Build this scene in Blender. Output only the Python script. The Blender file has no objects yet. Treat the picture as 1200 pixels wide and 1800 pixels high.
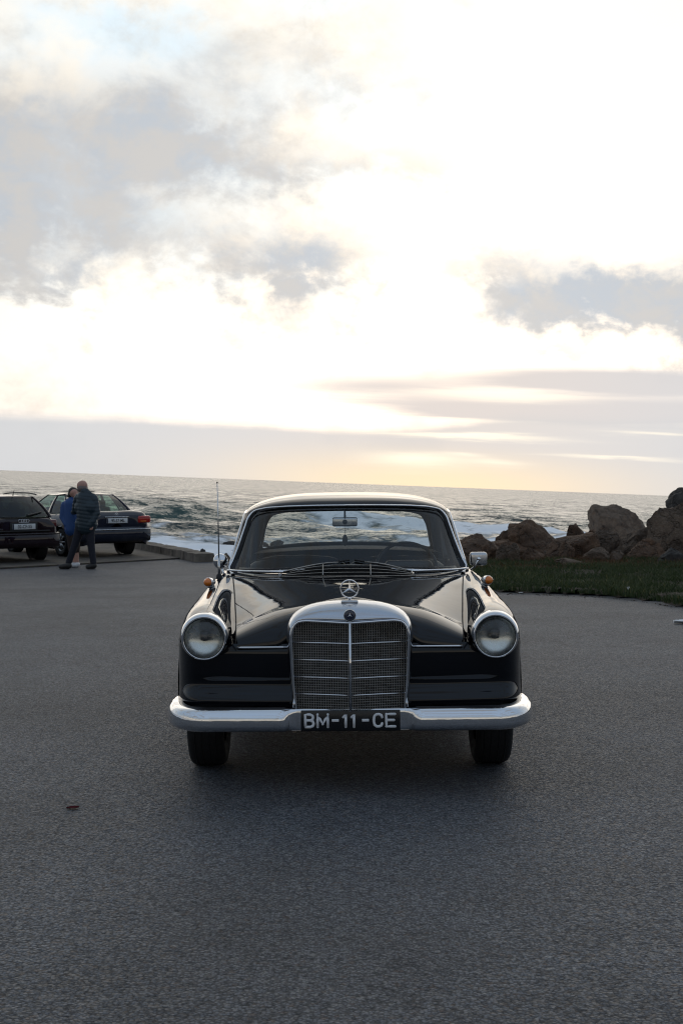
import bpy, bmesh, math, random
import numpy as np
from mathutils import Vector, Matrix, noise as mn

random.seed(7)
rng = np.random.default_rng(11)
C = bpy.context.scene.collection
R = math.radians
PI = math.pi
scn = bpy.context.scene

# ------------------------------------------------------------------ camera
# The car park slopes: it leans 2.66 degrees against the sea horizon.  All land is laid out level and leaned at the end.
LEAN = Matrix.Rotation(-R(2.66), 4, 'Y')
CAM = Vector((-0.043, -6.9, 1.53))
cd = bpy.data.cameras.new('camera')
cam = bpy.data.objects.new('camera', cd)
C.objects.link(cam)
cd.sensor_fit = 'VERTICAL'
cd.sensor_height = 36
cd.sensor_width = 24
cd.lens = 50
cd.clip_start = 0.05
cd.clip_end = 60000
cd.dof.use_dof = True
cd.dof.focus_distance = 7.0
cd.dof.aperture_fstop = 14.0
cam.matrix_world = LEAN @ Matrix.Translation(CAM) @ Matrix.Rotation(R(90 - 1.237), 4, 'X') @ Matrix.Rotation(-R(0.46), 4, 'Z')
scn.camera = cam


# ------------------------------------------------------------------ node helpers
class G:
    """small helper for wiring math nodes"""
    def __init__(s, nt):
        s.nt = nt
        s.n = nt.nodes
        s.l = nt.links

    def add(s, t, **kw):
        n = s.n.new(t)
        for k, v in kw.items():
            setattr(n, k, v)
        return n

    def put(s, sock, v):
        if isinstance(v, bpy.types.NodeSocket):
            s.l.new(v, sock)
        else:
            if hasattr(sock.default_value, '__len__') and not hasattr(v, '__len__'):
                v = (v, v, v)
            if hasattr(sock.default_value, '__len__') and len(sock.default_value) == 4 and len(v) == 3:
                v = (*v, 1)
            sock.default_value = v

    def m(s, op, a, b=None, c=None, clamp=False):
        n = s.add('ShaderNodeMath', operation=op, use_clamp=clamp)
        for i, v in enumerate((a, b, c)):
            if v is not None:
                s.put(n.inputs[i], v)
        return n.outputs[0]

    def vm(s, op, a, b=None):
        n = s.add('ShaderNodeVectorMath', operation=op)
        s.put(n.inputs[0], a)
        if b is not None:
            s.put(n.inputs[1], b)
        return n.outputs['Value'] if op in ('DOT_PRODUCT', 'LENGTH') else n.outputs[0]

    def step(s, v, lo, hi, a=0.0, b=1.0, kind='SMOOTHSTEP'):
        n = s.add('ShaderNodeMapRange', interpolation_type=kind)
        s.put(n.inputs['Value'], v)
        for k, x in zip(('From Min', 'From Max', 'To Min', 'To Max'), (lo, hi, a, b)):
            s.put(n.inputs[k], x)
        return n.outputs['Result']

    def mix(s, f, a, b, kind='MIX'):
        n = s.add('ShaderNodeMix', data_type='RGBA', blend_type=kind)
        s.put(n.inputs[0], f)
        s.put(n.inputs[6], a)
        s.put(n.inputs[7], b)
        return n.outputs[2]

    def noise(s, vec, scale, detail=4, rough=0.55, dist=0.0, out='Fac', lac=2.0):
        n = s.add('ShaderNodeTexNoise')
        if vec is not None:
            s.l.new(vec, n.inputs['Vector'])
        n.inputs['Scale'].default_value = scale
        n.inputs['Detail'].default_value = detail
        n.inputs['Roughness'].default_value = rough
        n.inputs['Lacunarity'].default_value = lac
        n.inputs['Distortion'].default_value = dist
        return n.outputs[out]

    def voro(s, vec, scale, feature='F1', out='Distance', rand=1.0):
        n = s.add('ShaderNodeTexVoronoi', feature=feature)
        if vec is not None:
            s.l.new(vec, n.inputs['Vector'])
        n.inputs['Scale'].default_value = scale
        n.inputs['Randomness'].default_value = rand
        return n.outputs[out]

    def xyz(s, x, y, z):
        n = s.add('ShaderNodeCombineXYZ')
        for i, v in enumerate((x, y, z)):
            s.put(n.inputs[i], v)
        return n.outputs[0]

    def sep(s, v):
        n = s.add('ShaderNodeSeparateXYZ')
        s.l.new(v, n.inputs[0])
        return n.outputs

    def coord(s, which='Object'):
        return s.add('ShaderNodeTexCoord').outputs[which]

    def mapped(s, vec, scale=(1, 1, 1), loc=(0, 0, 0), rot=(0, 0, 0)):
        n = s.add('ShaderNodeMapping')
        s.l.new(vec, n.inputs[0])
        n.inputs['Location'].default_value = loc
        n.inputs['Rotation'].default_value = rot
        n.inputs['Scale'].default_value = scale
        return n.outputs[0]

    def bump(s, h, strength=0.3, dist=0.01):
        n = s.add('ShaderNodeBump')
        n.inputs['Strength'].default_value = strength
        n.inputs['Distance'].default_value = dist
        s.l.new(h, n.inputs['Height'])
        return n.outputs[0]


# ------------------------------------------------------------------ world: low evening sky with broken cloud
SUN_EL, SUN_AZ = 4.6, 3.4           # degrees above the sea, degrees to the right of straight ahead
w = bpy.data.worlds.new('World')
scn.world = w
w.use_nodes = True
g = G(w.node_tree)
for n in list(g.n):
    g.n.remove(n)
out = g.add('ShaderNodeOutputWorld')
bg = g.add('ShaderNodeBackground')
bg.inputs['Strength'].default_value = 1.0
sky = g.add('ShaderNodeTexSky', sky_type='NISHITA')
sky.sun_disc = False
sky.sun_elevation = R(SUN_EL)
sky.sun_rotation = R(SUN_AZ)
sky.altitude = 5
sky.dust_density = 1.6
sky.air_density = 1.0
SKY_STRENGTH = 0.10
D = g.coord('Generated')
dx, dy, dz = g.sep(D)
el = g.m('MULTIPLY', g.m('ARCSINE', dz), 180 / PI)
az = g.m('MULTIPLY', g.m('ARCTAN2', dx, dy), 180 / PI)
ela = g.m('MAXIMUM', el, 0.0)
# a cloud deck seen in perspective: features flatten towards the horizon
den = g.m('ADD', g.m('MAXIMUM', dz, 0.0), 0.16)
deck = g.xyz(g.m('DIVIDE', dx, den), g.m('DIVIDE', dy, den), 0.0)
nbig = g.noise(deck, 2.1, 7, 0.60, 0.25)
puffs = g.vm('MULTIPLY', D, (1.0, 1.0, 1.35))
nmid = g.noise(g.vm('ADD', puffs, (0.4, 6.7, 2.9)), 12.0, 7, 0.60, 0.2)
nfine = g.noise(g.vm('ADD', puffs, (1.3, 4.1, 0.4)), 34.0, 6, 0.60, 0.2)
ntint = g.noise(g.vm('ADD', puffs, (5.3, 2.1, 3.4)), 13.0, 5, 0.55, 0.3)
nstreak = g.noise(g.xyz(g.m('MULTIPLY', az, 0.05), g.m('MULTIPLY', el, 0.75), 3.0), 2.0, 5, 0.6, 0.1)
sdir = Vector((math.sin(R(SUN_AZ)) * math.cos(R(SUN_EL)), math.cos(R(SUN_AZ)) * math.cos(R(SUN_EL)), math.sin(R(SUN_EL))))
cs = g.vm('DOT_PRODUCT', D, tuple(sdir))
off = g.m('SUBTRACT', 1.0, cs)
glow_w = g.m('EXPONENT', g.m('MULTIPLY', off, -2.6))
glow_t = g.m('EXPONENT', g.m('MULTIPLY', off, -80.0))
# wobble the placing of single clouds so their rims are ragged
azw = g.m('ADD', az, g.m('MULTIPLY', g.m('SUBTRACT', nmid, 0.5), 6.5))
elw = g.m('ADD', el, g.m('MULTIPLY', g.m('SUBTRACT', nfine, 0.5), 4.0))
elw = g.m('ADD', elw, g.m('MULTIPLY', g.m('SUBTRACT', nmid, 0.5), 2.6))
elh = g.m('ADD', el, g.m('MULTIPLY', g.m('SUBTRACT', nstreak, 0.5), 0.9))


def puff(a0, e0, sa, se, wgt, low=False, tilt=0.0):
    a = g.m('SUBTRACT', azw if not low else az, a0)
    e = g.m('SUBTRACT', elh if low else elw, e0)
    if tilt:
        e = g.m('MULTIPLY_ADD', a, -tilt, e)
    q = g.m('ADD', g.m('POWER', g.m('DIVIDE', a, sa), 2.0), g.m('POWER', g.m('DIVIDE', e, se), 2.0))
    return g.m('MULTIPLY', g.m('EXPONENT', g.m('MULTIPLY', q, -1.0)), wgt)


def total(lst):
    t = lst[0]
    for v in lst[1:]:
        t = g.m('ADD', t, v)
    return t


dark = total([puff(*p) for p in (
    (-13.5, 12.4, 5.2, 2.8, .84), (-8.3, 12.8, 4.6, 3.2, .34), (-13.0, 9.2, 4.6, 1.7, .62),
    (-5.3, 14.8, 3.9, 2.2, .36), (-1.2, 8.7, 4.6, 1.0, .54), (-6.5, 8.6, 4.2, 1.5, .30), (1.4, 12.4, 4.6, .9, .46),
    (10.8, 7.4, 4.2, 1.25, 1.30), (13.4, 6.2, 2.2, 1.5, .9), (6.0, 8.9, 2.6, .8, .50), (-12.2, 7.3, 2.6, .8, .50),
    (7.9, 5.4, 1.8, .35, .5), (-6.0, 11.0, 8.0, 4.2, .16), (20, 9, 6, 2.2, .8), (-22, 10, 7, 3.0, .8), (13.5, 10.5, 2.0, .6, .22), (2.5, 15.5, 2.4, .8, .26), (-5.5, 4.9, 9.0, 1.7, -.42), (9.5, 14.5, 5.0, 4.5, -.30))])
low_dark = total([puff(*p, low=True) for p in (
    (10.2, 4.35, 6.0, .55, .95), (1.2, 3.75, 4.2, .60, .62), (10.4, 3.05, 5.5, .60, .85), (4.2, 3.0, 3.6, .40, .5),
    (20, 3.6, 7, .9, .7))])
low_bright = total([puff(*p, low=True) for p in (
    (3.0, 2.62, 2.6, .10, .75), (4.7, 1.93, 3.2, .09, .9), (6.3, 3.62, 3.2, .16, .5), (10.8, 1.40, 2.3, .06, .55), (3.0, 0.95, 1.7, .28, .75), (6.2, 0.95, 1.1, .18, .45), (4.9, 1.25, .8, .10, .4), (12.4, 2.3, 1.6, .07, .5))])
blue = total([puff(*p) for p in ((-9.0, 16.9, 4.2, 1.2, .8), (-3.2, 11.9, 5.0, .7, .35), (-9.3, 9.7, 2.0, .8, .5), (-5.0, 8.0, 3.0, .5, .3))])
# the rest of the sky, outside the picture, carries the same broken cloud
gen = g.step(nbig, 0.47, 0.66, 0.0, 0.75)
away = g.m('MULTIPLY', g.step(g.m('ABSOLUTE', az), 15, 24, 0.0, 1.0), 1.0)
high = g.step(el, 19, 26, 0.0, 1.0)
outside = g.m('MAXIMUM', away, high)
tex = g.m('MULTIPLY_ADD', g.m('SUBTRACT', nmid, 0.5), 1.15, g.m('MULTIPLY', g.m('SUBTRACT', nfine, 0.5), 0.95))
md = g.m('ADD', dark, g.m('MULTIPLY', gen, outside))
md = g.m('ADD', md, g.m('MULTIPLY', tex, 0.95))
thin = g.m('MULTIPLY', g.step(nmid, 0.40, 0.68), g.step(g.m('ADD', az, g.m('MULTIPLY', el, 0.35)), -2.0, 15.0, 0.42, 0.14))
md = g.m('ADD', md, thin)
gray = g.step(md, -0.02, 1.12, 0.0, 0.96)
lowd = g.step(g.m('ADD', low_dark, g.m('MULTIPLY', g.m('SUBTRACT', nstreak, 0.5), 0.5)), 0.08, 0.75, 0.0, 0.95)
# bank of cloud lying on the horizon
bank_top = g.m('MULTIPLY_ADD', g.step(az, 0.0, 9.0), 0.7, 2.18)
bank = g.step(g.m('SUBTRACT', g.m('ADD', el, g.m('ADD', g.m('MULTIPLY', g.m('SUBTRACT', nstreak, 0.5), 0.55), g.m('MULTIPLY', g.m('SUBTRACT', nmid, 0.5), 0.7))), bank_top), -0.35, 0.28, 1.0, 0.0)
sun_side = g.step(cs, 0.2, 0.99)
veil_c = g.mix(sun_side, (0.56, 0.75, 1.0), (1.0, 0.99, 0.96))
veil_b = g.m('ADD', g.m('ADD', 0.38, g.m('MULTIPLY', glow_w, 0.69)), g.m('MULTIPLY', glow_t, 0.10))
veil = g.vm('MULTIPLY', veil_c, g.xyz(veil_b, veil_b, veil_b))
back = g.step(cs, -0.35, 0.55, 1.0, 0.0)
veil = g.mix(g.m('MULTIPLY', back, g.step(el, 2.0, 15.0, 1.0, 0.0)), veil, (0.66, 0.60, 0.52))
veil = g.mix(g.m('MULTIPLY', back, g.step(el, 10.0, 20.0, 0.0, 0.7)), veil, (0.36, 0.46, 0.62))
nish = g.vm('SCALE', sky.outputs[0])
nish.node.inputs['Scale'].default_value = SKY_STRENGTH
base = g.mix(0.91, nish, veil)
tw = g.m('MULTIPLY', g.step(az, -2.0, 9.0, 1.0, 0.35), g.step(el, 4.0, 8.0))
tint = g.mix(g.step(ntint, 0.40, 0.62), (1.03, 0.985, 0.905), (0.88, 0.965, 1.04))
base = g.mix(g.m('MULTIPLY', tw, 0.75), base, g.vm('MULTIPLY', base, tint))
base = g.mix(g.m('MULTIPLY', blue, 0.85, clamp=True), base, (0.66, 0.85, 1.0))
gray_b = g.m('MULTIPLY_ADD', glow_w, 0.37, 0.21)
gray_c = g.vm('MULTIPLY', g.mix(g.step(nfine, .35, .65), (0.89, 0.96, 1.05), (1.02, 1.0, 0.98)), g.xyz(gray_b, gray_b, gray_b))
warm_rim = g.m('MULTIPLY', g.m('MULTIPLY', gray, g.m('SUBTRACT', 1.0, gray)), 2.0)
col = g.mix(gray, base, gray_c)
col = g.mix(g.m('MULTIPLY', warm_rim, 0.55, clamp=True), col, g.vm('MULTIPLY', col, (1.11, 1.03, 0.92)))
bank_b = g.m('MULTIPLY_ADD', glow_w, 0.38, 0.27)
bank_col = g.vm('MULTIPLY', g.mix(glow_t, (0.98, 1.0, 1.03), (1.05, 0.98, 0.93)), g.xyz(bank_b, bank_b, bank_b))
col = g.mix(lowd, col, g.vm('MULTIPLY', bank_col, (1.0, 0.98, 0.98)))
col = g.mix(g.m('MULTIPLY', bank, 0.94), col, bank_col)
# warm gap along the horizon under the sun
peach = g.m('MULTIPLY', g.m('EXPONENT', g.m('MULTIPLY', g.m('POWER', g.m('DIVIDE', g.m('SUBTRACT', az, 3.6), 7.5), 2.0), -1.0)), g.step(el, 0.0, 1.9, 1.0, 0.0))
col = g.mix(g.m('MULTIPLY', peach, 0.85), col, (1.05, 0.82, 0.52))
lb = g.m('MULTIPLY', low_bright, 0.9, clamp=True)
col = g.mix(lb, col, (1.25, 1.12, 0.88))
g.l.new(col, bg.inputs['Color'])
g.l.new(bg.outputs[0], out.inputs['Surface'])

sl = bpy.data.lights.new('sun', 'SUN')
sl.energy = 0.5
sl.angle = R(80)
sl.color = (1.0, 0.86, 0.68)
so = bpy.data.objects.new('sun', sl)
C.objects.link(so)
so.rotation_euler = (-sdir).to_track_quat('-Z', 'Y').to_euler()

scn.view_settings.view_transform = 'Standard'
scn.view_settings.look = 'None'
scn.view_settings.exposure = 0.15
scn.view_settings.gamma = 1.0
scn.view_settings.use_curve_mapping = False
scn.cycles.filter_width = 1.15
scn.cycles.max_bounces = 8
scn.cycles.glossy_bounces = 5
scn.cycles.transparent_max_bounces = 12
scn.cycles.caustics_reflective = False
scn.cycles.caustics_refractive = False


# ------------------------------------------------------------------ materials
def mat(name, base=(0.5, 0.5, 0.5), rough=0.5, metal=0.0, spec=0.5, coat=0.0):
    m = bpy.data.materials.new(name)
    m.use_nodes = True
    gg = G(m.node_tree)
    b = gg.n['Principled BSDF']
    b.inputs['Base Color'].default_value = (*base, 1)
    b.inputs['Roughness'].default_value = rough
    b.inputs['Metallic'].default_value = metal
    b.inputs['Specular IOR Level'].default_value = spec
    b.inputs['Coat Weight'].default_value = coat
    b.inputs['Coat Roughness'].default_value = 0.03
    return m, gg, b


M = {}


def simple(name, base, rough=0.5, metal=0.0, spec=0.5, coat=0.0, grain=0.12, gs=40.0, bump=0.0):
    """plain material with a little wear in colour and gloss"""
    m, gg, b = mat(name, base, rough, metal, spec, coat)
    co = gg.coord()
    n = gg.noise(co, gs, 4, 0.6)
    c = gg.mix(n, tuple(x * (1 - grain) for x in base), tuple(min(1, x * (1 + grain)) for x in base))
    gg.l.new(c, b.inputs['Base Color'])
    gg.l.new(gg.step(n, 0.3, 0.7, max(0.02, rough * 0.85), rough * 1.15), b.inputs['Roughness'])
    if bump:
        gg.l.new(gg.bump(n, bump, 0.004), b.inputs['Normal'])
    M[name] = m
    return m


def glass(name, tint=(0.8, 0.86, 0.84), rough=0.0):
    """window pane: clear sheet that mirrors at shallow angles"""
    m = bpy.data.materials.new(name)
    m.use_nodes = True
    gg = G(m.node_tree)
    for n in list(gg.n):
        if n.type != 'OUTPUT_MATERIAL':
            gg.n.remove(n)
    o = [n for n in gg.n if n.type == 'OUTPUT_MATERIAL'][0]
    t = gg.add('ShaderNodeBsdfTransparent')
    t.inputs[0].default_value = (*tint, 1)
    s = gg.add('ShaderNodeBsdfGlossy')
    s.inputs['Roughness'].default_value = rough
    s.inputs['Color'].default_value = (1, 1, 1, 1)
    ge = gg.add('ShaderNodeNewGeometry')
    cosi = gg.m('ABSOLUTE', gg.vm('DOT_PRODUCT', ge.outputs['Normal'], ge.outputs['Incoming']))
    fr_ = gg.m('MULTIPLY_ADD', gg.m('POWER', gg.m('SUBTRACT', 1.0, cosi, clamp=True), 5.0), 0.95, 0.042)
    co = gg.coord()
    dust = gg.noise(co, 6.0, 6, 0.65)
    dfs = gg.add('ShaderNodeBsdfDiffuse')
    dfs.inputs[0].default_value = (0.45, 0.45, 0.43, 1)
    mx0 = gg.add('ShaderNodeMixShader')
    gg.l.new(gg.step(dust, 0.35, 0.8, 0.0, 0.012), mx0.inputs[0])
    gg.l.new(t.outputs[0], mx0.inputs[1])
    gg.l.new(dfs.outputs[0], mx0.inputs[2])
    mx = gg.add('ShaderNodeMixShader')
    gg.l.new(gg.m('MULTIPLY', fr_, 1.05, clamp=True), mx.inputs[0])
    gg.l.new(mx0.outputs[0], mx.inputs[1])
    gg.l.new(s.outputs[0], mx.inputs[2])
    gg.l.new(mx.outputs[0], o.inputs[0])
    M[name] = m
    return m


def paint(name, base, rough=0.10, coat=1.0, dust=0.02, metal=0.0):
    m, gg, b = mat(name, base, rough, metal, 0.0, coat)
    co = gg.coord()
    n = gg.noise(co, 3.0, 6, 0.65)
    n2 = gg.noise(co, 260.0, 2, 0.5)
    d = gg.step(n, 0.4, 0.75, 0.0, dust)
    gg.l.new(gg.mix(d, base, (0.35, 0.33, 0.30)), b.inputs['Base Color'])
    gg.l.new(gg.step(n, 0.3, 0.75, rough * 0.8, rough * 1.6), b.inputs['Roughness'])
    gg.l.new(gg.step(n, 0.3, 0.75, 0.008, 0.035), b.inputs['Coat Roughness'])
    gg.l.new(gg.bump(gg.m('MULTIPLY_ADD', n2, 0.02, gg.noise(co, 5.0, 2, 0.5)), 0.05, 0.02), b.inputs['Coat Normal'])
    M[name] = m
    return m


def chrome(name, base=(0.78, 0.79, 0.81), rough=0.035):
    m, gg, b = mat(name, base, rough, 1.0)
    co = gg.coord()
    n = gg.noise(co, 9.0, 6, 0.7)
    pit = gg.voro(co, 150.0)
    gg.l.new(gg.step(n, 0.35, 0.75, rough * 0.7, rough * 2.6), b.inputs['Roughness'])
    spot = gg.m('MULTIPLY', gg.step(pit, 0.0, 0.22, 1.0, 0.0), gg.step(n, 0.55, 0.8, 0.0, 0.7))
    gg.l.new(gg.mix(spot, base, (0.10, 0.075, 0.055)), b.inputs['Base Color'])
    gg.l.new(gg.bump(gg.noise(co, 14.0, 2, 0.5), 0.04, 0.02), b.inputs['Normal'])
    M[name] = m
    return m


paint('black_paint', (0.0034, 0.0044, 0.0072), 0.2, 0.85, 0.005)
paint('plum_paint', (0.014, 0.007, 0.011), 0.25, 1.0, 0.03)
paint('navy_paint', (0.012, 0.016, 0.030), 0.25, 1.0, 0.05)
chrome('chrome')
chrome('mesh_metal', (0.36, 0.345, 0.32), 0.30)
chrome('shell_chrome', (0.56, 0.58, 0.62), 0.09)
chrome('dull_chrome', (0.55, 0.56, 0.57), 0.16)
glass('clear_glass', (0.90, 0.925, 0.92))
glass('lens_glass', (0.95, 0.96, 0.95))
glass('green_glass', (0.50, 0.66, 0.60))
glass('dark_glass', (0.10, 0.13, 0.12))
simple('rubber', (0.012, 0.012, 0.013), 0.75, grain=0.3, gs=30, bump=0.2)
simple('black_trim', (0.012, 0.012, 0.013), 0.5, grain=0.25)
simple('matt_black', (0.006, 0.006, 0.006), 0.9, spec=0.08)
simple('plastic_grey', (0.05, 0.05, 0.052), 0.6, grain=0.2)
simple('leather', (0.007, 0.006, 0.005), 0.55, grain=0.3, gs=18, bump=0.3)
simple('headliner', (0.014, 0.015, 0.017), 0.9, grain=0.15)
simple('white_letter', (0.78, 0.79, 0.80), 0.35, grain=0.05)
simple('plate_black', (0.008, 0.009, 0.011), 0.25, grain=0.2)
simple('plate_white', (0.62, 0.64, 0.64), 0.4, grain=0.08)
simple('letter_black', (0.012, 0.012, 0.015), 0.5)
simple('red_lens', (0.42, 0.014, 0.010), 0.12, coat=0.6)
simple('plum_lens', (0.09, 0.010, 0.014), 0.15, coat=0.6)
simple('amber_lens', (0.85, 0.20, 0.015), 0.10, coat=0.8, grain=0.3, gs=120)
simple('reflector', (0.78, 0.78, 0.74), 0.26, 1.0, grain=0.15, gs=14)
simple('alloy', (0.40, 0.41, 0.42), 0.35, 0.9)
simple('badge_blue', (0.015, 0.022, 0.05), 0.2, coat=0.6)
simple('skin', (0.46, 0.25, 0.19), 0.55, grain=0.15)
simple('hair_dark', (0.018, 0.013, 0.010), 0.6, grain=0.4, gs=120, bump=0.5)
simple('hair_grey', (0.16, 0.13, 0.12), 0.7, grain=0.4, gs=120, bump=0.4)
simple('jacket_teal', (0.012, 0.028, 0.040), 0.5, grain=0.25, gs=60, bump=0.25)
simple('jacket_blue', (0.013, 0.058, 0.19), 0.6, grain=0.25, gs=50, bump=0.25)
simple('trousers', (0.012, 0.013, 0.022), 0.85, grain=0.3, gs=70, bump=0.3)
simple('shorts_brown', (0.030, 0.018, 0.014), 0.85, grain=0.3, gs=70, bump=0.3)
simple('shoe_dark', (0.018, 0.016, 0.015), 0.6, grain=0.3)
simple('shoe_white', (0.55, 0.55, 0.55), 0.6, grain=0.15)
simple('paper', (0.80, 0.80, 0.78), 0.7, grain=0.05)
simple('leaf_red', (0.060, 0.010, 0.014), 0.9, spec=0.05, grain=0.5, gs=80, bump=0.3)


# ------------------------------------------------------------------ mesh helpers
def link(name, me, m=None, parent=None, smooth=True):
    o = bpy.data.objects.new(name, me)
    C.objects.link(o)
    if m is not None:
        me.materials.append(M[m] if isinstance(m, str) else m)
    if smooth:
        me.polygons.foreach_set('use_smooth', [True] * len(me.polygons))
    if parent is not None:
        o.parent = parent
    return o


def raw(name, v, f, m=None, parent=None, smooth=True):
    me = bpy.data.meshes.new(name)
    me.from_pydata([tuple(p) for p in v], [], [tuple(q) for q in f])
    me.update()
    return link(name, me, m, parent, smooth)


def tag(o, label=None, cat=None, group=None, kind=None):
    for k, v in (('label', label), ('category', cat), ('group', group), ('kind', kind)):
        if v:
            o[k] = v
    return o


def thing(name, label, cat, loc=(0, 0, 0), rz=0.0, group=None):
    o = bpy.data.objects.new(name, None)
    C.objects.link(o)
    o.empty_display_size = 0.2
    o.location = loc
    o.rotation_euler = (0, 0, rz)
    return tag(o, label, cat, group)


class MB:
    """collects shapes for ONE part mesh"""
    def __init__(s):
        s.v = []
        s.f = []

    def grid(s, A, close_u=False, close_v=False, flip=False):
        nu, nv = A.shape[:2]
        b = len(s.v)
        s.v += [tuple(p) for p in A.reshape(-1, 3)]
        for i in range(nu if close_u else nu - 1):
            for j in range(nv if close_v else nv - 1):
                a, c = i, (i + 1) % nu
                d, e = j, (j + 1) % nv
                q = (b + a * nv + d, b + c * nv + d, b + c * nv + e, b + a * nv + e)
                s.f.append(q[::-1] if flip else q)
        return s

    def box(s, c, d, rz=0.0, rx=0.0):
        mt = Matrix.Translation(c) @ Matrix.Rotation(rz, 4, 'Z') @ Matrix.Rotation(rx, 4, 'X')
        b = len(s.v)
        for x in (-.5, .5):
            for y in (-.5, .5):
                for z in (-.5, .5):
                    s.v.append(tuple(mt @ Vector((x * d[0], y * d[1], z * d[2]))))
        for q in ((0, 1, 3, 2), (4, 6, 7, 5), (0, 4, 5, 1), (2, 3, 7, 6), (0, 2, 6, 4), (1, 5, 7, 3)):
            s.f.append(tuple(b + i for i in q))
        return s

    def rbox(s, c, d, r=0.02, seg=3, rz=0.0, rx=0.0):
        bm = bmesh.new()
        bmesh.ops.create_cube(bm, size=1.0)
        bmesh.ops.scale(bm, vec=d, verts=bm.verts)
        bmesh.ops.bevel(bm, geom=list(bm.edges), offset=min(r, min(d) * .49), segments=seg, profile=0.5, affect='EDGES')
        mt = Matrix.Translation(c) @ Matrix.Rotation(rz, 4, 'Z') @ Matrix.Rotation(rx, 4, 'X')
        bm.verts.ensure_lookup_table()
        b = len(s.v)
        s.v += [tuple(mt @ v.co) for v in bm.verts]
        s.f += [tuple(b + v.index for v in f.verts) for f in bm.faces]
        bm.free()
        return s

    def tube(s, pts, r, seg=8, caps=True, closed=False):
        P = [Vector(p) for p in pts]
        n = len(P)
        rr = r if hasattr(r, '__len__') else [r] * n
        b = len(s.v)
        up = Vector((0, 0, 1))
        pn = None
        for i, p in enumerate(P):
            if closed:
                t = P[(i + 1) % n] - P[i - 1]
            else:
                t = P[min(i + 1, n - 1)] - P[max(i - 1, 0)]
            t.normalize()
            if pn is None:
                a = up if abs(t.z) < 0.9 else Vector((1, 0, 0))
                nn = (a - t * a.dot(t)).normalized()
            else:
                nn = (pn - t * pn.dot(t)).normalized()
            pn = nn
            bb = t.cross(nn)
            for k in range(seg):
                an = 2 * PI * k / seg
                s.v.append(tuple(p + (nn * math.cos(an) + bb * math.sin(an)) * rr[i]))
        for i in range(n if closed else n - 1):
            for k in range(seg):
                i2 = (i + 1) % n
                s.f.append((b + i * seg + k, b + i * seg + (k + 1) % seg, b + i2 * seg + (k + 1) % seg, b + i2 * seg + k))
        if caps and not closed:
            s.f.append(tuple(b + k for k in range(seg))[::-1])
            s.f.append(tuple(b + (n - 1) * seg + k for k in range(seg)))
        return s

    def lathe(s, prof, c=(0, 0, 0), axis='Y', seg=32, ecc=None):
        """prof: list of (radius, along)"""
        b = len(s.v)
        n = len(prof)
        for i, (r, a) in enumerate(prof):
            ox, oz = ecc[i] if ecc else (0, 0)
            for k in range(seg):
                t = 2 * PI * k / seg
                u, v = r * math.cos(t) + ox, r * math.sin(t) + oz
                p = {'Y': (u, a, v), 'X': (a, u, v), 'Z': (u, v, a)}[axis]
                s.v.append((c[0] + p[0], c[1] + p[1], c[2] + p[2]))
        for i in range(n - 1):
            for k in range(seg):
                s.f.append((b + i * seg + k, b + i * seg + (k + 1) % seg, b + (i + 1) * seg + (k + 1) % seg, b + (i + 1) * seg + k))
        return s

    def prism(s, poly, y0, y1):
        """poly in x,z extruded along y"""
        b = len(s.v)
        n = len(poly)
        for y in (y0, y1):
            s.v += [(p[0], y, p[1]) for p in poly]
        s.f.append(tuple(b + k for k in range(n)))
        s.f.append(tuple(b + n + k for k in range(n))[::-1])
        for k in range(n):
            s.f.append((b + k, b + n + k, b + n + (k + 1) % n, b + (k + 1) % n))
        return s

    def build(s, name, m=None, parent=None, smooth=True, fix=True):
        o = raw(name, s.v, s.f, m, parent, smooth)
        if fix:
            bm = bmesh.new()
            bm.from_mesh(o.data)
            bmesh.ops.recalc_face_normals(bm, faces=list(bm.faces))
            bm.to_mesh(o.data)
            bm.free()
            if smooth:
                o.data.polygons.foreach_set('use_smooth', [True] * len(o.data.polygons))
        return o


def sharp(o, deg=35):
    """keep hard edges hard on a smooth-shaded mesh"""
    bm = bmesh.new()
    bm.from_mesh(o.data)
    for e in bm.edges:
        if len(e.link_faces) == 2 and e.calc_face_angle(0) > R(deg):
            e.smooth = False
    bm.to_mesh(o.data)
    bm.free()
    return o


def cr(xs, ys, x):
    """monotone-ish cubic through points, numpy"""
    xs = np.asarray(xs, float)
    ys = np.asarray(ys, float)
    x = np.asarray(x, float)
    m = np.gradient(ys, xs)
    i = np.clip(np.searchsorted(xs, x) - 1, 0, len(xs) - 2)
    h = xs[i + 1] - xs[i]
    t = np.clip((x - xs[i]) / h, 0, 1)
    return ((2 * t**3 - 3 * t**2 + 1) * ys[i] + (t**3 - 2 * t**2 + t) * h * m[i] + (-2 * t**3 + 3 * t**2) * ys[i + 1] + (t**3 - t**2) * h * m[i + 1])


def spline(P, n):
    """resample a polyline of points as a smooth curve, n samples"""
    P = np.asarray(P, float)
    d = np.r_[0, np.cumsum(np.linalg.norm(np.diff(P, axis=0), axis=1))]
    t = np.linspace(0, d[-1], n)
    return np.stack([cr(d, P[:, k], t) for k in range(P.shape[1])], 1)


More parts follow.
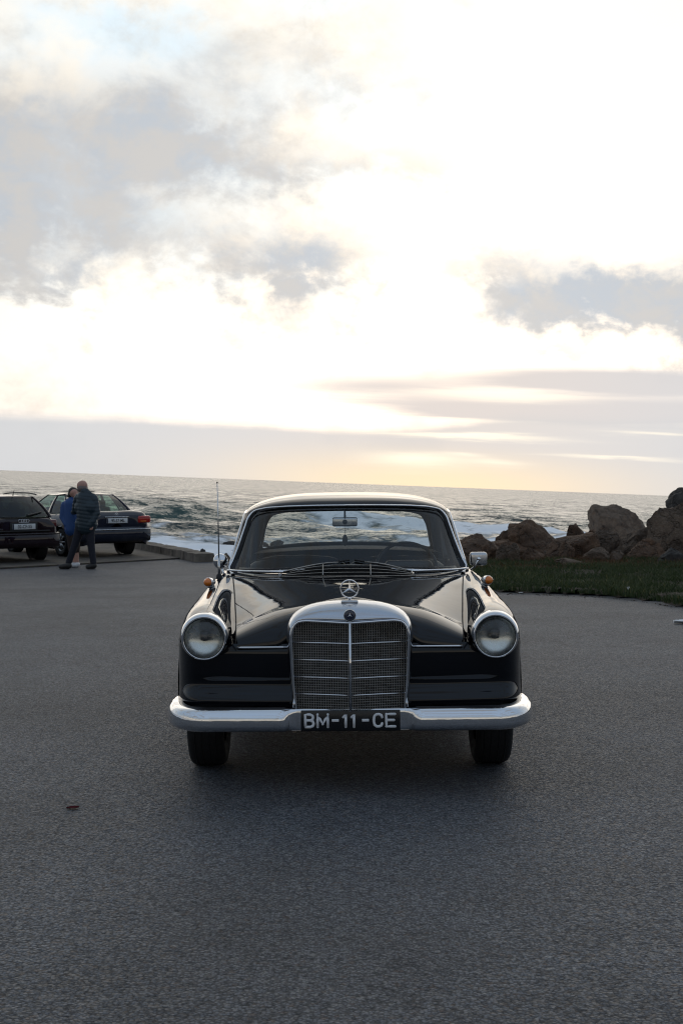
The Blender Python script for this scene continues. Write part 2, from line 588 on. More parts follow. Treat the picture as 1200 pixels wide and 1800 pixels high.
def text_mesh(name, body, size, m, parent, loc, rot=(PI / 2, 0, 0), extrude=0.003, bold=0.0, sx=1.0, spacing=1.0):
    cu = bpy.data.curves.new(name, 'FONT')
    cu.body = body
    cu.size = size
    cu.align_x = 'CENTER'
    cu.align_y = 'CENTER'
    cu.extrude = extrude
    cu.offset = bold
    cu.space_character = spacing
    tmp = bpy.data.objects.new(name, cu)
    C.objects.link(tmp)
    dg = bpy.context.evaluated_depsgraph_get()
    me = bpy.data.meshes.new_from_object(tmp.evaluated_get(dg))
    bpy.data.objects.remove(tmp)
    me.materials.clear()
    o = link(name, me, m, parent, smooth=False)
    o.location = loc
    o.rotation_euler = rot
    o.scale = (sx, 1, 1)
    return o


def remesh(name, caps, voxel, m, parent, smooth_it=4):
    """one continuous skin over tapered limbs (p0, p1, r0, r1)"""
    mb = MB()
    for p0, p1, r0, r1 in caps:
        p0, p1 = Vector(p0), Vector(p1)
        d = p1 - p0
        L = d.length
        d.normalize()
        pts, rs = [], []
        for k in range(5):
            a = PI / 2 * (k + 0.15) / 5
            pts.append(p0 - d * r0 * math.cos(a)); rs.append(r0 * math.sin(a))
        for k in range(4):
            t = k / 3
            pts.append(p0 + d * L * t); rs.append(r0 + (r1 - r0) * t)
        for k in range(4, -1, -1):
            a = PI / 2 * (k + 0.15) / 5
            pts.append(p1 + d * r1 * math.cos(a)); rs.append(r1 * math.sin(a))
        mb.tube(pts, rs, 14)
    o = mb.build(name, m, parent)
    md = o.modifiers.new('r', 'REMESH')
    md.mode = 'VOXEL'
    md.voxel_size = voxel
    sm = o.modifiers.new('s', 'SMOOTH')
    sm.iterations = smooth_it
    sm.factor = 0.5
    dg = bpy.context.evaluated_depsgraph_get()
    me = bpy.data.meshes.new_from_object(o.evaluated_get(dg))
    o.modifiers.clear()
    old = o.data
    o.data = me
    bpy.data.meshes.remove(old)
    me.materials.clear()
    me.materials.append(M[m])
    me.polygons.foreach_set('use_smooth', [True] * len(me.polygons))
    return o


# ================================================================== GROUND
def sstep(a, b, x):
    t = np.clip((np.asarray(x, float) - a) / (b - a), 0, 1)
    return t * t * (3 - 2 * t)


def zg(x, d):
    """height of the car park, d metres from the tripod"""
    return -0.17 * sstep(14, 28, d)


def at(px, py, d):
    """a point d metres from the tripod, read off the photograph's pixels"""
    return Vector(((px - 600) / 2500 * d - 0.043, d - 6.9, 1.53 - (py - (846 - (px - 600) * 0.008)) * d / 2500))


def edge_d(x):
    return np.where(x < -2.78, np.minimum(30.5 + (-2.78 - x) * 2.8, 62 + 0.25 * np.abs(x)), 30.5 + 0.8 * sstep(-2.7, 3, x) + 4.5 * sstep(3, 9, x) + 0.15 * np.maximum(x - 9, 0))


# asphalt
mA, gg, b = mat('asphalt', (0.055, 0.056, 0.06), 0.8)
co = gg.coord()
v1 = gg.add('ShaderNodeTexVoronoi')
gg.l.new(co, v1.inputs['Vector'])
v1.inputs['Scale'].default_value = 95
v2 = gg.add('ShaderNodeTexVoronoi')
gg.l.new(gg.mapped(co, (1, 1, 1), (3.1, 1.7, 0)), v2.inputs['Vector'])
v2.inputs['Scale'].default_value = 62
rnd = gg.sep(v1.outputs['Color'])
rnd2 = gg.sep(v2.outputs['Color'])
stone = gg.mix(rnd[0], (0.049, 0.053, 0.0605), (0.160, 0.171, 0.191))
stone = gg.mix(gg.step(rnd2[0], 0.90, 0.97), stone, (0.19, 0.195, 0.20))
stone = gg.mix(gg.step(rnd2[1], 0.93, 0.97, 0, .6), stone, (0.12, 0.085, 0.066))
gap = gg.step(v1.outputs['Distance'], 0.35, 0.65, 1.0, 0.42)
stone = gg.vm('MULTIPLY', stone, gg.xyz(gap, gap, gap))
big = gg.noise(co, 0.55, 6, 0.62)
mid = gg.noise(co, 3.4, 5, 0.65)
patch = gg.m('ADD', gg.step(big, 0.3, 0.72, 0.74, 1.16), gg.m('MULTIPLY', gg.m('SUBTRACT', mid, 0.5), 0.45))
stone = gg.vm('MULTIPLY', stone, gg.xyz(patch, patch, patch))
oil = gg.step(gg.noise(gg.mapped(co, (1, 1, 1), (5, 9, 0)), 1.1, 4, 0.6), 0.66, 0.78, 0, 0.45)
stone = gg.mix(oil, stone, (0.02, 0.02, 0.021))
sandy = gg.step(gg.noise(gg.mapped(co, (.35, 1, 1), (2, 4, 0)), 0.9, 5, 0.65), 0.58, 0.78, 0, 0.55)
stone = gg.mix(gg.m('MULTIPLY', sandy, .5), stone, (0.105, 0.095, 0.082))
ck = gg.voro(gg.vm('ADD', co, gg.vm('SCALE', gg.noise(co, 1.6, 5, .65, out='Color'))), 0.42, 'DISTANCE_TO_EDGE')
ckm = gg.m('MULTIPLY', gg.step(ck, 0.0, 0.006, 0.55, 0.0), gg.step(gg.noise(gg.mapped(co, (1, 1, 1), (8, 3, 0)), 0.35, 3, .5), 0.50, 0.62))
stone = gg.mix(ckm, stone, (0.018, 0.018, 0.018))
gg.l.new(stone, b.inputs['Base Color'])
gg.l.new(gg.step(rnd[1], 0, 1, 0.55, 0.9, 'LINEAR'), b.inputs['Roughness'])
b.inputs['Specular IOR Level'].default_value = 0.3
h = gg.m('ADD', gg.m('MULTIPLY', v1.outputs['Distance'], -0.8), gg.m('MULTIPLY', rnd[2], 0.5))
h = gg.m('ADD', h, gg.m('MULTIPLY', mid, 1.2))
gg.l.new(gg.bump(h, 0.6, 0.005), b.inputs['Normal'])

xs = np.unique(np.r_[np.linspace(-140, -14, 22), np.linspace(-14, 14, 57), np.linspace(14, 140, 22)])
vs = np.r_[np.linspace(-60, 0, 8), np.linspace(1, 26, 26)]
tt = np.linspace(0, 1, 9)[1:]
A = np.zeros((len(xs), len(vs) + len(tt), 3))
for i, x in enumerate(xs):
    e = float(edge_d(np.array(x)))
    ds = np.r_[vs, 26 + (e - 26) * tt]
    A[i, :, 0] = x
    A[i, :, 1] = ds - 6.9
    A[i, :, 2] = zg(x, ds)
tag(MB().grid(A).build('asphalt_ground', mA), kind='structure')
# worn, slightly raised parking strip along the sea wall
mS, gg, b = mat('strip', (0.06, 0.055, 0.05), 0.85)
co = gg.coord()
n1 = gg.noise(co, 2.0, 7, 0.7)
n2 = gg.voro(co, 60.0, out='Color')
c = gg.mix(gg.step(n1, .3, .7), (0.040, 0.036, 0.032), (0.105, 0.088, 0.068))
c = gg.mix(0.5, c, gg.vm('MULTIPLY', c, n2))
gg.l.new(gg.vm('SCALE', c), b.inputs['Base Color'])
c.node.name = 'c'
for nn in gg.n:
    if nn.type == 'VECT_MATH' and nn.operation == 'SCALE':
        nn.inputs['Scale'].default_value = 1.15
gg.l.new(gg.bump(gg.m('ADD', n1, gg.m('MULTIPLY', gg.noise(co, 40, 3), .4)), 0.6, 0.02), b.inputs['Normal'])
L0, L1 = Vector((-3.38, 31.8)), Vector((-6.84, 28.3))
ld = (L1 - L0).normalized()
pts0 = [L0 + ld * t for t in np.linspace(0, 60, 40)]
mb = MB()
gA = np.zeros((40, 12, 3))
for i, p in enumerate(pts0):
    # kerb side of the strip straight "behind" the point, along y
    far = float(edge_d(np.array(p.x))) - 0.02
    for j, t in enumerate(np.linspace(0, 1, 11)):
        d = p.y + (far - p.y) * t
        gA[i, j + 1] = (p.x, d - 6.9, zg(p.x, d) + 0.032 + (0.012 * mn.noise(Vector((p.x * 1.3, d * 1.3, 0)))))
    gA[i, 0] = (p.x, p.y - 6.9, zg(p.x, p.y) - 0.02)
mb.grid(gA)
tag(mb.build('parking_strip', mS, smooth=False), kind='structure')

# rocky fall to the water
mR, gg, b = mat('shore_rock', (0.1, 0.08, 0.06), 0.9)
co = gg.coord()
n1 = gg.noise(co, 1.1, 8, 0.65)
gg.l.new(gg.mix(gg.step(n1, .3, .7), (0.05, 0.04, 0.032), (0.16, 0.125, 0.095)), b.inputs['Base Color'])
gg.l.new(gg.bump(n1, 1.0, 0.25), b.inputs['Normal'])
xs2 = np.unique(np.r_[np.linspace(-140, -14, 60), np.linspace(-14, 16, 100), np.linspace(16, 140, 60)])
A = np.zeros((len(xs2), 12, 3))
for i, x in enumerate(xs2):
    e = float(edge_d(np.array(x)))
    for j in range(12):
        t = j / 11
        k = mn.fractal(Vector((x * .5, t * 4, 3.3)), 0.8, 2.0, 4)
        A[i, j] = (x + k * .3 * min(1, 2 * t), e - 0.15 - 6.9 + t * 9 + k * .8 * min(1, 3 * t), float(zg(x, e)) - 0.03 - 7.2 * t ** 1.2 + (k * 0.7 * t if j else 0))
tag(MB().grid(A).build('shore_slope', mR), kind='structure')

# open land behind the photographer
mH, gg, b = mat('heath', (0.05, 0.05, 0.03), 0.9)
co = gg.coord()
n1 = gg.noise(co, 0.05, 8, 0.65)
gg.l.new(gg.mix(gg.step(n1, .35, .65), (0.030, 0.036, 0.018), (0.085, 0.075, 0.05)), b.inputs['Base Color'])
ys = np.r_[np.linspace(-66.5, -140, 16), np.linspace(-160, -700, 16)]
xs3 = np.linspace(-600, 600, 80)
A = np.zeros((80, 32, 3))
for i, x in enumerate(xs3):
    for j, y in enumerate(ys):
        t = min(1, (-66.5 - y) / 70)
        A[i, j] = (x, y, -0.004 + t * (3.2 + 2.6 * mn.fractal(Vector((x * .02, y * .02, 1)), 0.9, 2.0, 4)) + max(0, (-140 - y)) * 0.028)
tag(MB().grid(A).build('heath_terrain', mH), kind='structure')

# sea wall kerb: separate stone lengths along the strip
mK, gg, b = mat('kerb_stone', (0.2, 0.17, 0.14), 0.9)
co = gg.coord()
n1 = gg.noise(co, 3.0, 8, 0.7)
oi = gg.add('ShaderNodeObjectInfo').outputs['Random']
c = gg.mix(gg.step(n1, .3, .72), (0.085, 0.070, 0.055), (0.27, 0.225, 0.18))
c = gg.mix(gg.m('MULTIPLY', oi, 0.35), c, (0.10, 0.09, 0.075))
gg.l.new(c, b.inputs['Base Color'])
gg.l.new(gg.bump(gg.m('ADD', n1, gg.m('MULTIPLY', gg.noise(co, 30, 4, .6), .4)), 0.8, 0.03), b.inputs['Normal'])
kerb = thing('sea_wall', 'low weathered stone kerb wall along the sea edge of the parking strip', 'wall', (-2.95, 23.7, -0.2))
kdir = Vector((-2.21, 6.2, 0)).normalized()
kang = math.atan2(kdir.y, kdir.x)
kp = Vector((-2.95, 30.3, 0))
for k in range(26):
    L = 1.15 + random.uniform(-.1, .15)
    mid_p = kp + kdir * (L / 2)
    zt = float(zg(mid_p.x, mid_p.y))
    bm = bmesh.new()
    bmesh.ops.create_cube(bm, size=1)
    bmesh.ops.scale(bm, vec=(L - 0.012, 0.44, 0.46), verts=bm.verts)
    bmesh.ops.subdivide_edges(bm, edges=list(bm.edges), cuts=2, use_grid_fill=True)
    for v in bm.verts:
        q = v.co * 2.2 + Vector((k * 7.1, 0, 0))
        v.co += Vector((0.0, mn.noise(q) * .025, mn.noise(q + Vector((9, 9, 9))) * .022))
        if abs(v.co.y) > .2 and v.co.z > .2:
            v.co.y *= .93
    me = bpy.data.meshes.new('kerb_stone')
    bm.to_mesh(me)
    bm.free()
    o = link('kerb_stone', me, mK, kerb, smooth=False)
    o.location = Vector((mid_p.x, mid_p.y - 6.9, zt + 0.155 - 0.23 + 0.03)) - kerb.location
    o.rotation_euler = (0, 0, kang)
    kp += kdir * L

# ================================================================== SEA
SEA = -4.0
cw = LEAN @ CAM
mW, gg, b = mat('sea_water', (0.012, 0.03, 0.03), 0.12)
co = gg.coord()
at_f = gg.add('ShaderNodeAttribute', attribute_name='foam').outputs['Fac']
wn1 = gg.noise(gg.mapped(co, (0.10, 0.30, 0.2)), 1.0, 5, 0.62, 0.4)
wn2 = gg.noise(gg.mapped(co, (0.5, 1.3, 0.7)), 1.0, 4, 0.6, 0.3)
# wind chop: facet slopes straight from noise, so that they hold at any distance
c1 = gg.noise(gg.mapped(co, (0.16, 0.42, 0.3)), 1.0, 3, 0.6, 0.3, out='Color')
c2 = gg.noise(gg.mapped(co, (0.7, 1.6, 1.0), (5, 3, 1)), 1.0, 4, 0.62, 0.2, out='Color')
sl_ = gg.vm('ADD', gg.vm('MULTIPLY', gg.vm('SUBTRACT', c1, (0.5, 0.5, 0.5)), (0.8, 1.4, 0.0)), gg.vm('MULTIPLY', gg.vm('SUBTRACT', c2, (0.5, 0.5, 0.5)), (0.85, 1.4, 0.0)))
geo_n = gg.add('ShaderNodeNewGeometry').outputs['Normal']
c3 = gg.noise(gg.mapped(co, (2.4, 4.6, 2.0), (2, 8, 1)), 1.0, 3, 0.6, 0.0, out='Color')
sl_ = gg.vm('ADD', sl_, gg.vm('MULTIPLY', gg.vm('SUBTRACT', c3, (0.5, 0.5, 0.5)), (0.9, 1.3, 0.0)))
# shoreward faces of the chop are the steeper ones; froth lies flatter
sl_ = gg.vm('ADD', sl_, (0.0, -0.11, 0.0))
lace = gg.noise(gg.mapped(co, (0.28, 0.34, 0.3)), 1.0, 8, 0.68, 0.9)
lace2 = gg.voro(gg.vm('ADD', gg.mapped(co, (0.55, 0.45, 0.4)), gg.vm('SCALE', gg.noise(co, 0.6, 3, .6, out='Color'))), 1.0, 'SMOOTH_F1')
fm = gg.m('ADD', at_f, gg.m('MULTIPLY_ADD', lace, 1.35, -0.72))
fm = gg.m('ADD', fm, gg.m('MULTIPLY_ADD', lace2, -0.45, 0.2))
foam = gg.m('MULTIPLY', gg.step(fm, 0.16, 0.58), gg.step(at_f, 0.02, 0.18))
calm = gg.step(foam, 0.0, 0.8, 1.0, 0.22)
gg.l.new(gg.vm('NORMALIZE', gg.vm('ADD', geo_n, gg.vm('MULTIPLY', sl_, gg.xyz(calm, calm, calm)))), b.inputs['Normal'])
deep = gg.mix(gg.step(wn1, 0.35, 0.7), (0.010, 0.026, 0.027), (0.018, 0.052, 0.046))
deep = gg.mix(gg.m('MULTIPLY', gg.step(gg.add('ShaderNodeAttribute', attribute_name='lift').outputs['Fac'], .3, 1.3), .6), deep, (0.035, 0.085, 0.074))
gg.l.new(gg.mix(foam, deep, (0.86, 0.89, 0.92)), b.inputs['Base Color'])
gg.l.new(gg.step(foam, 0, 0.6, 0.20, 0.85), b.inputs['Roughness'])
b.inputs['IOR'].default_value = 1.33
azs = np.r_[np.linspace(-80, -18, 60), np.linspace(-17.9, 17.9, 760), np.linspace(18, 80, 60)]
pxs = np.r_[0.25, np.arange(0.55, 120, 0.34), np.linspace(122, 260, 30)]
ds = (cw.z - SEA) * 1422.0 / pxs
AZ, DD = np.meshgrid(np.radians(azs), ds, indexing='ij')
X = cw.x + np.sin(AZ) * DD
Y = cw.y + np.cos(AZ) * DD
sp = DD ** 2 / ((cw.z - SEA) * 1422.0) * 0.34
Z = np.zeros_like(X)
wr = np.random.default_rng(4)
for lam, amp, nn in ((70, .30, 2), (44, .22, 3), (27, .19, 3), (17, .15, 4), (11, .11, 4), (7.2, .075, 5), (4.8, .05, 5), (3.1, .03, 5)):
    fade = np.clip((lam / (2.4 * sp) - 0.8), 0, 1)
    for _ in range(nn):
        th = wr.normal(0, 0.16) if lam > 24 else wr.normal(0, 0.33 if lam > 8 else .55)
        k = 2 * PI / lam / wr.uniform(.85, 1.15)
        ph = k * (X * math.sin(th) - Y * math.cos(th)) + wr.uniform(0, 6.28) + 1.3 * np.sin(X / lam / 2.7 + wr.uniform(0, 6)) 
        s_ = (np.sin(ph) * .5 + .5) ** 1.5
        env = 0.65 + 0.35 * np.sin(X / (lam * 3.1) + Y / (lam * 4.3) + wr.uniform(0, 6))
        Z += amp * fade * env * (s_ * 2 - 0.9)
lift = np.zeros_like(X)
foamA = np.zeros_like(X)


def wob(scale, seed):
    r_ = np.random.default_rng(int(seed * 10))
    t = np.zeros_like(X)
    for i in range(6):
        a = r_.uniform(0, 6.28)
        k = (1.0 + i * .7) / scale
        t += np.sin(k * (X * math.cos(a) + Y * math.sin(a)) + r_.uniform(0, 6.28)) / (1 + .6 * i)
    return t / 2.2


def breaker(dc, x0, x1, amp, fl, bl, fx0, fx1, tail, seed, soft=5.0):
    global Z, lift, foamA
    xm = X - cw.x
    c = dc + 2.6 * np.sin(xm / 8.5 + seed) + 1.3 * np.sin(xm / 3.3 + seed * 2) + wob(5, seed) * .6
    s = (Y - cw.y) - c
    ax = amp * sstep(x0 - soft, x0 + soft, xm) * (1 - sstep(x1 - soft, x1 + soft, xm)) * (1 + .22 * np.sin(xm / 4.1 + seed) + .15 * wob(3, seed + 5))
    pr = np.where(s < 0, np.exp(-(s / fl) ** 2), np.exp(-(s / bl) ** 2))
    Z = Z + ax * pr
    lift = np.maximum(lift, ax / amp * np.where(s < 0, np.exp(-((s + fl * .45) / (fl * .75)) ** 2), np.exp(-(s / (fl * .5)) ** 2)) * min(1.2, amp / 1.4))
    fx = sstep(fx0 - soft * .7, fx0 + soft * .7, xm) * (1 - sstep(fx1 - soft, fx1 + soft, xm))
    fm_ = np.where(s < 0, np.clip(1 + s / tail, 0, 1) ** .8, np.exp(-(s / 1.6) ** 2))
    foamA = np.maximum(foamA, fx * fm_ * (0.80 + .25 * wob(4, seed + 9)))
    Z = Z + fx * fm_ * 0.20 * (wob(1.1, seed + 3) + wob(.6, seed + 4) * .6)
    # a thin white lip elsewhere on the crest
    foamA = np.maximum(foamA, 0.55 * (ax / amp) * np.exp(-((s + .3) / .8) ** 2) * sstep(.1, .8, wob(5, seed + 2)))


breaker(176, -26, 26, 1.55, 6.5, 16, -4.0, 40, 50, 1.0)
breaker(143, -30, 2, .65, 4.5, 9, 500, 501, 14, 2.3)
breaker(132, 4, 40, .7, 4.0, 9, 5, 40, 25, 3.3)
breaker(262, -80, -8, .9, 10, 22, 500, 501, 10, 4.1, 14)
breaker(300, 20, 90, .8, 11, 24, 500, 501, 10, 5.2, 14)
breaker(112, -34, 40, .5, 3.2, 7, -40, 40, 16, 6.4)
dn = Y - cw.y + 5 * wob(9, 77)
foamA = np.maximum(foamA, sstep(142, 112, dn) * 1.0)
foamA = np.maximum(foamA, .34 * sstep(168, 126, dn) * sstep(-.4, .5, wob(7, 31)))
foamA = np.clip(foamA * (0.9 + .2 * wob(3, 55)), 0, 1)
nu, nv = X.shape
me = bpy.data.meshes.new('sea')
V = np.stack([X, Y, SEA + Z - (DD ** 2) / (2 * 6.4e6)], -1).reshape(-1, 3).astype(np.float32)
ii, jj = np.meshgrid(np.arange(nu - 1), np.arange(nv - 1), indexing='ij')
a0 = (ii * nv + jj).ravel()
Q = np.stack([a0, a0 + 1, a0 + nv + 1, a0 + nv], 1).astype(np.int32)
me.vertices.add(len(V))
me.vertices.foreach_set('co', V.ravel())
me.loops.add(Q.size)
me.loops.foreach_set('vertex_index', Q.ravel())
me.polygons.add(len(Q))
me.polygons.foreach_set('loop_start', np.arange(0, Q.size, 4, dtype=np.int32))
me.update(calc_edges=True)
for nm, arr in (('foam', foamA), ('lift', lift)):
    at_ = me.attributes.new(nm, 'FLOAT', 'POINT')
    at_.data.foreach_set('value', arr.ravel().astype(np.float32))
sea = link('sea', me, mW)
if sea.data.polygons[1000].normal.z < 0:
    me.flip_normals()
sea['level'] = 1
tag(sea, kind='structure')

# ================================================================== ROCKS
mats_rock = {}


def rock_mat(name, c0, c1, c2, lichen):
    m, gg, b = mat(name, c0, 0.88)
    co = gg.coord()
    n1 = gg.noise(co, 1.6, 8, 0.68, 0.3)
    n2 = gg.noise(co, 7.0, 7, 0.7)
    n3 = gg.noise(gg.mapped(co, (1, 1, 2.2), (4, 2, 7)), 2.6, 6, 0.7)
    crack = gg.voro(gg.vm('ADD', co, gg.vm('SCALE', gg.noise(co, 2.0, 4, .6, out='Color'))), 1.7, 'DISTANCE_TO_EDGE')
    c = gg.mix(gg.step(n1, .32, .68), c0, c1)
    c = gg.mix(gg.step(n3, .52, .70, 0, .8), c, c2)
    c = gg.mix(gg.step(n2, .60, .74, 0, lichen), c, (0.30, 0.29, 0.25))
    fine = gg.step(gg.noise(co, 32, 4, .6), .3, .7, .7, 1.2)
    c = gg.vm('MULTIPLY', c, gg.xyz(fine, fine, fine))
    c = gg.mix(gg.step(crack, 0.0, 0.03, .5, 0.0), c, (0.018, 0.014, 0.011))
    gg.l.new(c, b.inputs['Base Color'])
    h = gg.m('ADD', gg.m('MULTIPLY', n2, 0.8), gg.m('MULTIPLY', n1, 1.6))
    h = gg.m('ADD', h, gg.m('MULTIPLY', gg.step(crack, 0, .08), .5))
    gg.l.new(gg.bump(h, 0.9, 0.10), b.inputs['Normal'])
    return m


RM = {'brown': rock_mat('rock_brown', (0.072, 0.041, 0.024), (0.175, 0.102, 0.060), (0.105, 0.046, 0.019), .5),
      'grey': rock_mat('rock_grey', (0.085, 0.058, 0.040), (0.175, 0.125, 0.088), (0.125, 0.068, 0.036), .32),
      'dark': rock_mat('rock_dark', (0.034, 0.031, 0.028), (0.085, 0.075, 0.065), (0.05, 0.042, 0.032), .3)}


def rock(label, px0, px1, py0, py1, d, kind='brown', depth=0.8, seed=0, skew=0.0, group='boulders along the shore', sub=5, planes=14, sink=0.25, cat='rock', ang=0.48):
    a, c = at(px0, py0, d), at(px1, py1, d)
    w_, h_ = c.x - a.x, a.z - c.z
    hz = h_ * (1 + sink)
    base = Vector(((a.x + c.x) / 2, d - 6.9, c.z - h_ * sink))
    bm = bmesh.new()
    bmesh.ops.create_icosphere(bm, subdivisions=sub, radius=1.0)
    rr = random.Random(seed)
    pl = []
    for _ in range(planes):
        n_ = Vector((rr.uniform(-1, 1), rr.uniform(-1, 1), rr.uniform(-.5, 1))).normalized()
        pl.append((n_, rr.uniform(ang, .88)))
    so_ = Vector((seed * 3.7, seed * 1.3, 5))
    for v in bm.verts:
        p = v.co.copy()
        for n_, k in pl:
            t = p.dot(n_) - k
            if t > 0:
                p -= n_ * t * .94
        q = p * 1.1 + so_
        f = mn.fractal(q, 0.72, 2.1, 7) * .15 + mn.ridged_multi_fractal(q * .9, .85, 2.1, 5, 1.0, 2.0) * .055
        dv, _pv = mn.voronoi(q * Vector((1.5, 1.5, 2.0)) + Vector([mn.noise(q * 2.0) * .25] * 3))
        f += min(.35, dv[1] - dv[0]) * .26 - .05
        p *= 1 + f
        v.co = p
    lo = Vector([min(v.co[k] for v in bm.verts) for k in range(3)])
    hi = Vector([max(v.co[k] for v in bm.verts) for k in range(3)])
    for v in bm.verts:
        u = [(v.co[k] - lo[k]) / (hi[k] - lo[k]) for k in range(3)]
        v.co = Vector(((u[0] - .5) * w_ + skew * (u[2] - .5) * w_, (u[1] - .5) * w_ * depth, u[2] * hz))
    me = bpy.data.meshes.new('boulder')
    bm.to_mesh(me)
    bm.free()
    o = link('boulder', me, RM[kind])
    o.location = base
    return tag(o, label, cat, group)


rock('low brown boulder just right of the saloon windscreen, lowest of the shore row', 790, 899, 938, 1003, 29.5, 'brown', .9, 3)
rock('big rounded reddish brown boulder, tallest of the row behind the grass', 888, 996, 913, 993, 31, 'brown', .9, 5)
rock('small grey leaning slab in front of the low brown boulder', 868, 896, 953, 992, 28.3, 'grey', .6, 6, .1)
rock('small pale grey wedge at the foot of the big rounded boulder', 889, 914, 954, 988, 28.2, 'grey', .7, 8, -.2)
rock('medium brown boulder with pale cap between big round boulder and sea gap', 988, 1034, 920, 985, 32.5, 'brown', .9, 11)
rock('long low rusty brown boulder with a sloping back behind the grass', 952, 1050, 936, 992, 29.6, 'brown', .8, 12, .1)
rock('squarish speckled grey boulder below the far sea stack', 1038, 1092, 923, 986, 30.2, 'grey', .9, 15)
rock('layered pale brown boulder sloping toward the right edge boulder', 1078, 1160, 927, 990, 30.0, 'grey', .8, 17, .12)
rock('brown slab lying under the layered boulder', 1095, 1166, 946, 992, 28.9, 'brown', .8, 21, -.1)
rock('small round grey stone sitting at the grass top', 1068, 1096, 966, 990, 28.2, 'grey', .9, 19)
rock('flat grey slab half sunk in the grass', 974, 1030, 981, 996, 27.2, 'grey', .8, 23, planes=5)
rock('small brown lump between the low boulder and the long rusty one', 912, 962, 962, 994, 28.4, 'brown', .8, 26)
rock('lone grey sea stack standing out in the water', 1030, 1136, 886, 972, 110, 'grey', .8, 29, .05, planes=12)
rock('large weathered grey boulder at the right edge of the grass', 1138, 1262, 884, 1002, 29.3, 'grey', .9, 33, planes=7)
rock('dark boulder topping the large weathered one, highest rock of the shore', 1166, 1262, 846, 960, 33.5, 'dark', .9, 35, .08, planes=8)
rock('low mossy slab in front of the large weathered boulder', 1150, 1215, 962, 1003, 27.6, 'dark', .8, 37)
rock('wet black rock breaking the surf behind the dark saloon', 250, 279, 915, 943, 147, 'dark', .8, 41, -.15, 'rocks standing in the surf')
rock('wet black rock with pointed top in the surf beside the dark saloon', 277, 308, 918, 941, 147, 'dark', .7, 43, .2, 'rocks standing in the surf')
rock('flat dark reef rock awash beside the radio antenna', 386, 425, 951, 964, 121, 'dark', .7, 45, 0, 'rocks standing in the surf', planes=5)
rock('small dark rock awash close to the windscreen pillar', 396, 428, 966, 984, 103, 'dark', .8, 46, 0, 'rocks standing in the surf')
rock('grey boulder at the broken end of the sea wall', 372, 412, 972, 1004, 30.6, 'grey', .9, 48)
rock('brown grey boulder hidden partly by the saloon fender near the wall end', 392, 440, 984, 1010, 30.0, 'grey', .9, 49)
rock('larger pointed rock in the surf seen through the car windows', 473, 498, 949, 965, 120, 'dark', .8, 51, .1, 'rocks standing in the surf')
rock('smaller rock in the surf seen through the car windows', 455, 474, 953, 965, 120, 'dark', .8, 53, 0, 'rocks standing in the surf')
st = rock('little dark stone lying on top of the sea wall', 350, 361, 964, 974, 31.2, 'dark', .8, 55, 0, None, 3, sink=.4, cat='stone')
rock('long low brown outcrop linking the boulders behind the grass', 800, 1170, 948, 1000, 31.2, 'brown', .35, 83, ang=.7)
rock('brown boulder shoulder joining the low boulder to the big round one', 870, 925, 928, 990, 31.5, 'brown', .9, 71)
rock('small rusty stone tucked under the right flank of the big round boulder', 980, 1010, 950, 990, 29.0, 'brown', .9, 73)
rock('low pale slab stretching under the squarish speckled boulder', 1020, 1080, 962, 992, 28.6, 'grey', .8, 75, .1, planes=6)
rock('dark cleft boulder filling the gap before the right edge boulder', 1122, 1160, 930, 988, 30.8, 'dark', .9, 77)
rock('short rusty boulder behind the long low one', 1022, 1060, 930, 975, 31.5, 'brown', .9, 79)

# ================================================================== GRASS BANK
gp = [(2.05, 20.4), (2.2, 20.1), (2.8, 19.7), (3.4, 19.1), (3.7, 18.4), (3.85, 17.8), (3.95, 17.3), (4.06, 16.8), (4.6, 15.8), (7.0, 14.6), (12, 14.2), (20, 14), (20, 30.5), (9, 30.5), (6.5, 29.3), (4, 28.6), (2.6, 28.2), (1.95, 26), (1.9, 23)]


def inside(px_, py_, poly):
    c = np.zeros(len(px_), bool)
    n = len(poly)
    for i in range(n):
        x1, y1 = poly[i]
        x2, y2 = poly[(i + 1) % n]
        cnd = ((y1 > py_) != (y2 > py_)) & (px_ < (x2 - x1) * (py_ - y1) / (y2 - y1 + 1e-9) + x1)
        c ^= cnd
    return c


mG, gg, b = mat('soil', (0.05, 0.035, 0.022), 0.95)
co = gg.coord()
n1 = gg.noise(co, 2.2, 8, 0.7)
gg.l.new(gg.mix(gg.step(n1, .3, .7), (0.018, 0.017, 0.011), (0.060, 0.037, 0.022)), b.inputs['Base Color'])
gg.l.new(gg.bump(gg.noise(co, 14, 6, .7), 1.0, 0.05), b.inputs['Normal'])
gx = np.arange(-3.0, 20.2, 0.2)
gy = np.arange(13.6, 34.5, 0.2)
soil_poly = [(x, y) for x, y in gp[:12]] + [(20.2, 36), (7, 34.8), (3.2, 31.6), (-2.4, 31.0), (-2.2, 30.2), (0.8, 29.0), (1.9, 26.5), (1.9, 23)]
v, f, idx = [], [], {}
GX, GY = np.meshgrid(gx, gy, indexing='ij')
msk = inside(GX.ravel(), GY.ravel(), soil_poly).reshape(GX.shape)


def soil_z(x, y):
    return float(zg(x, y)) + 0.02 + 0.03 * mn.noise(Vector((x * .9, y * .9, 0))) + 0.05


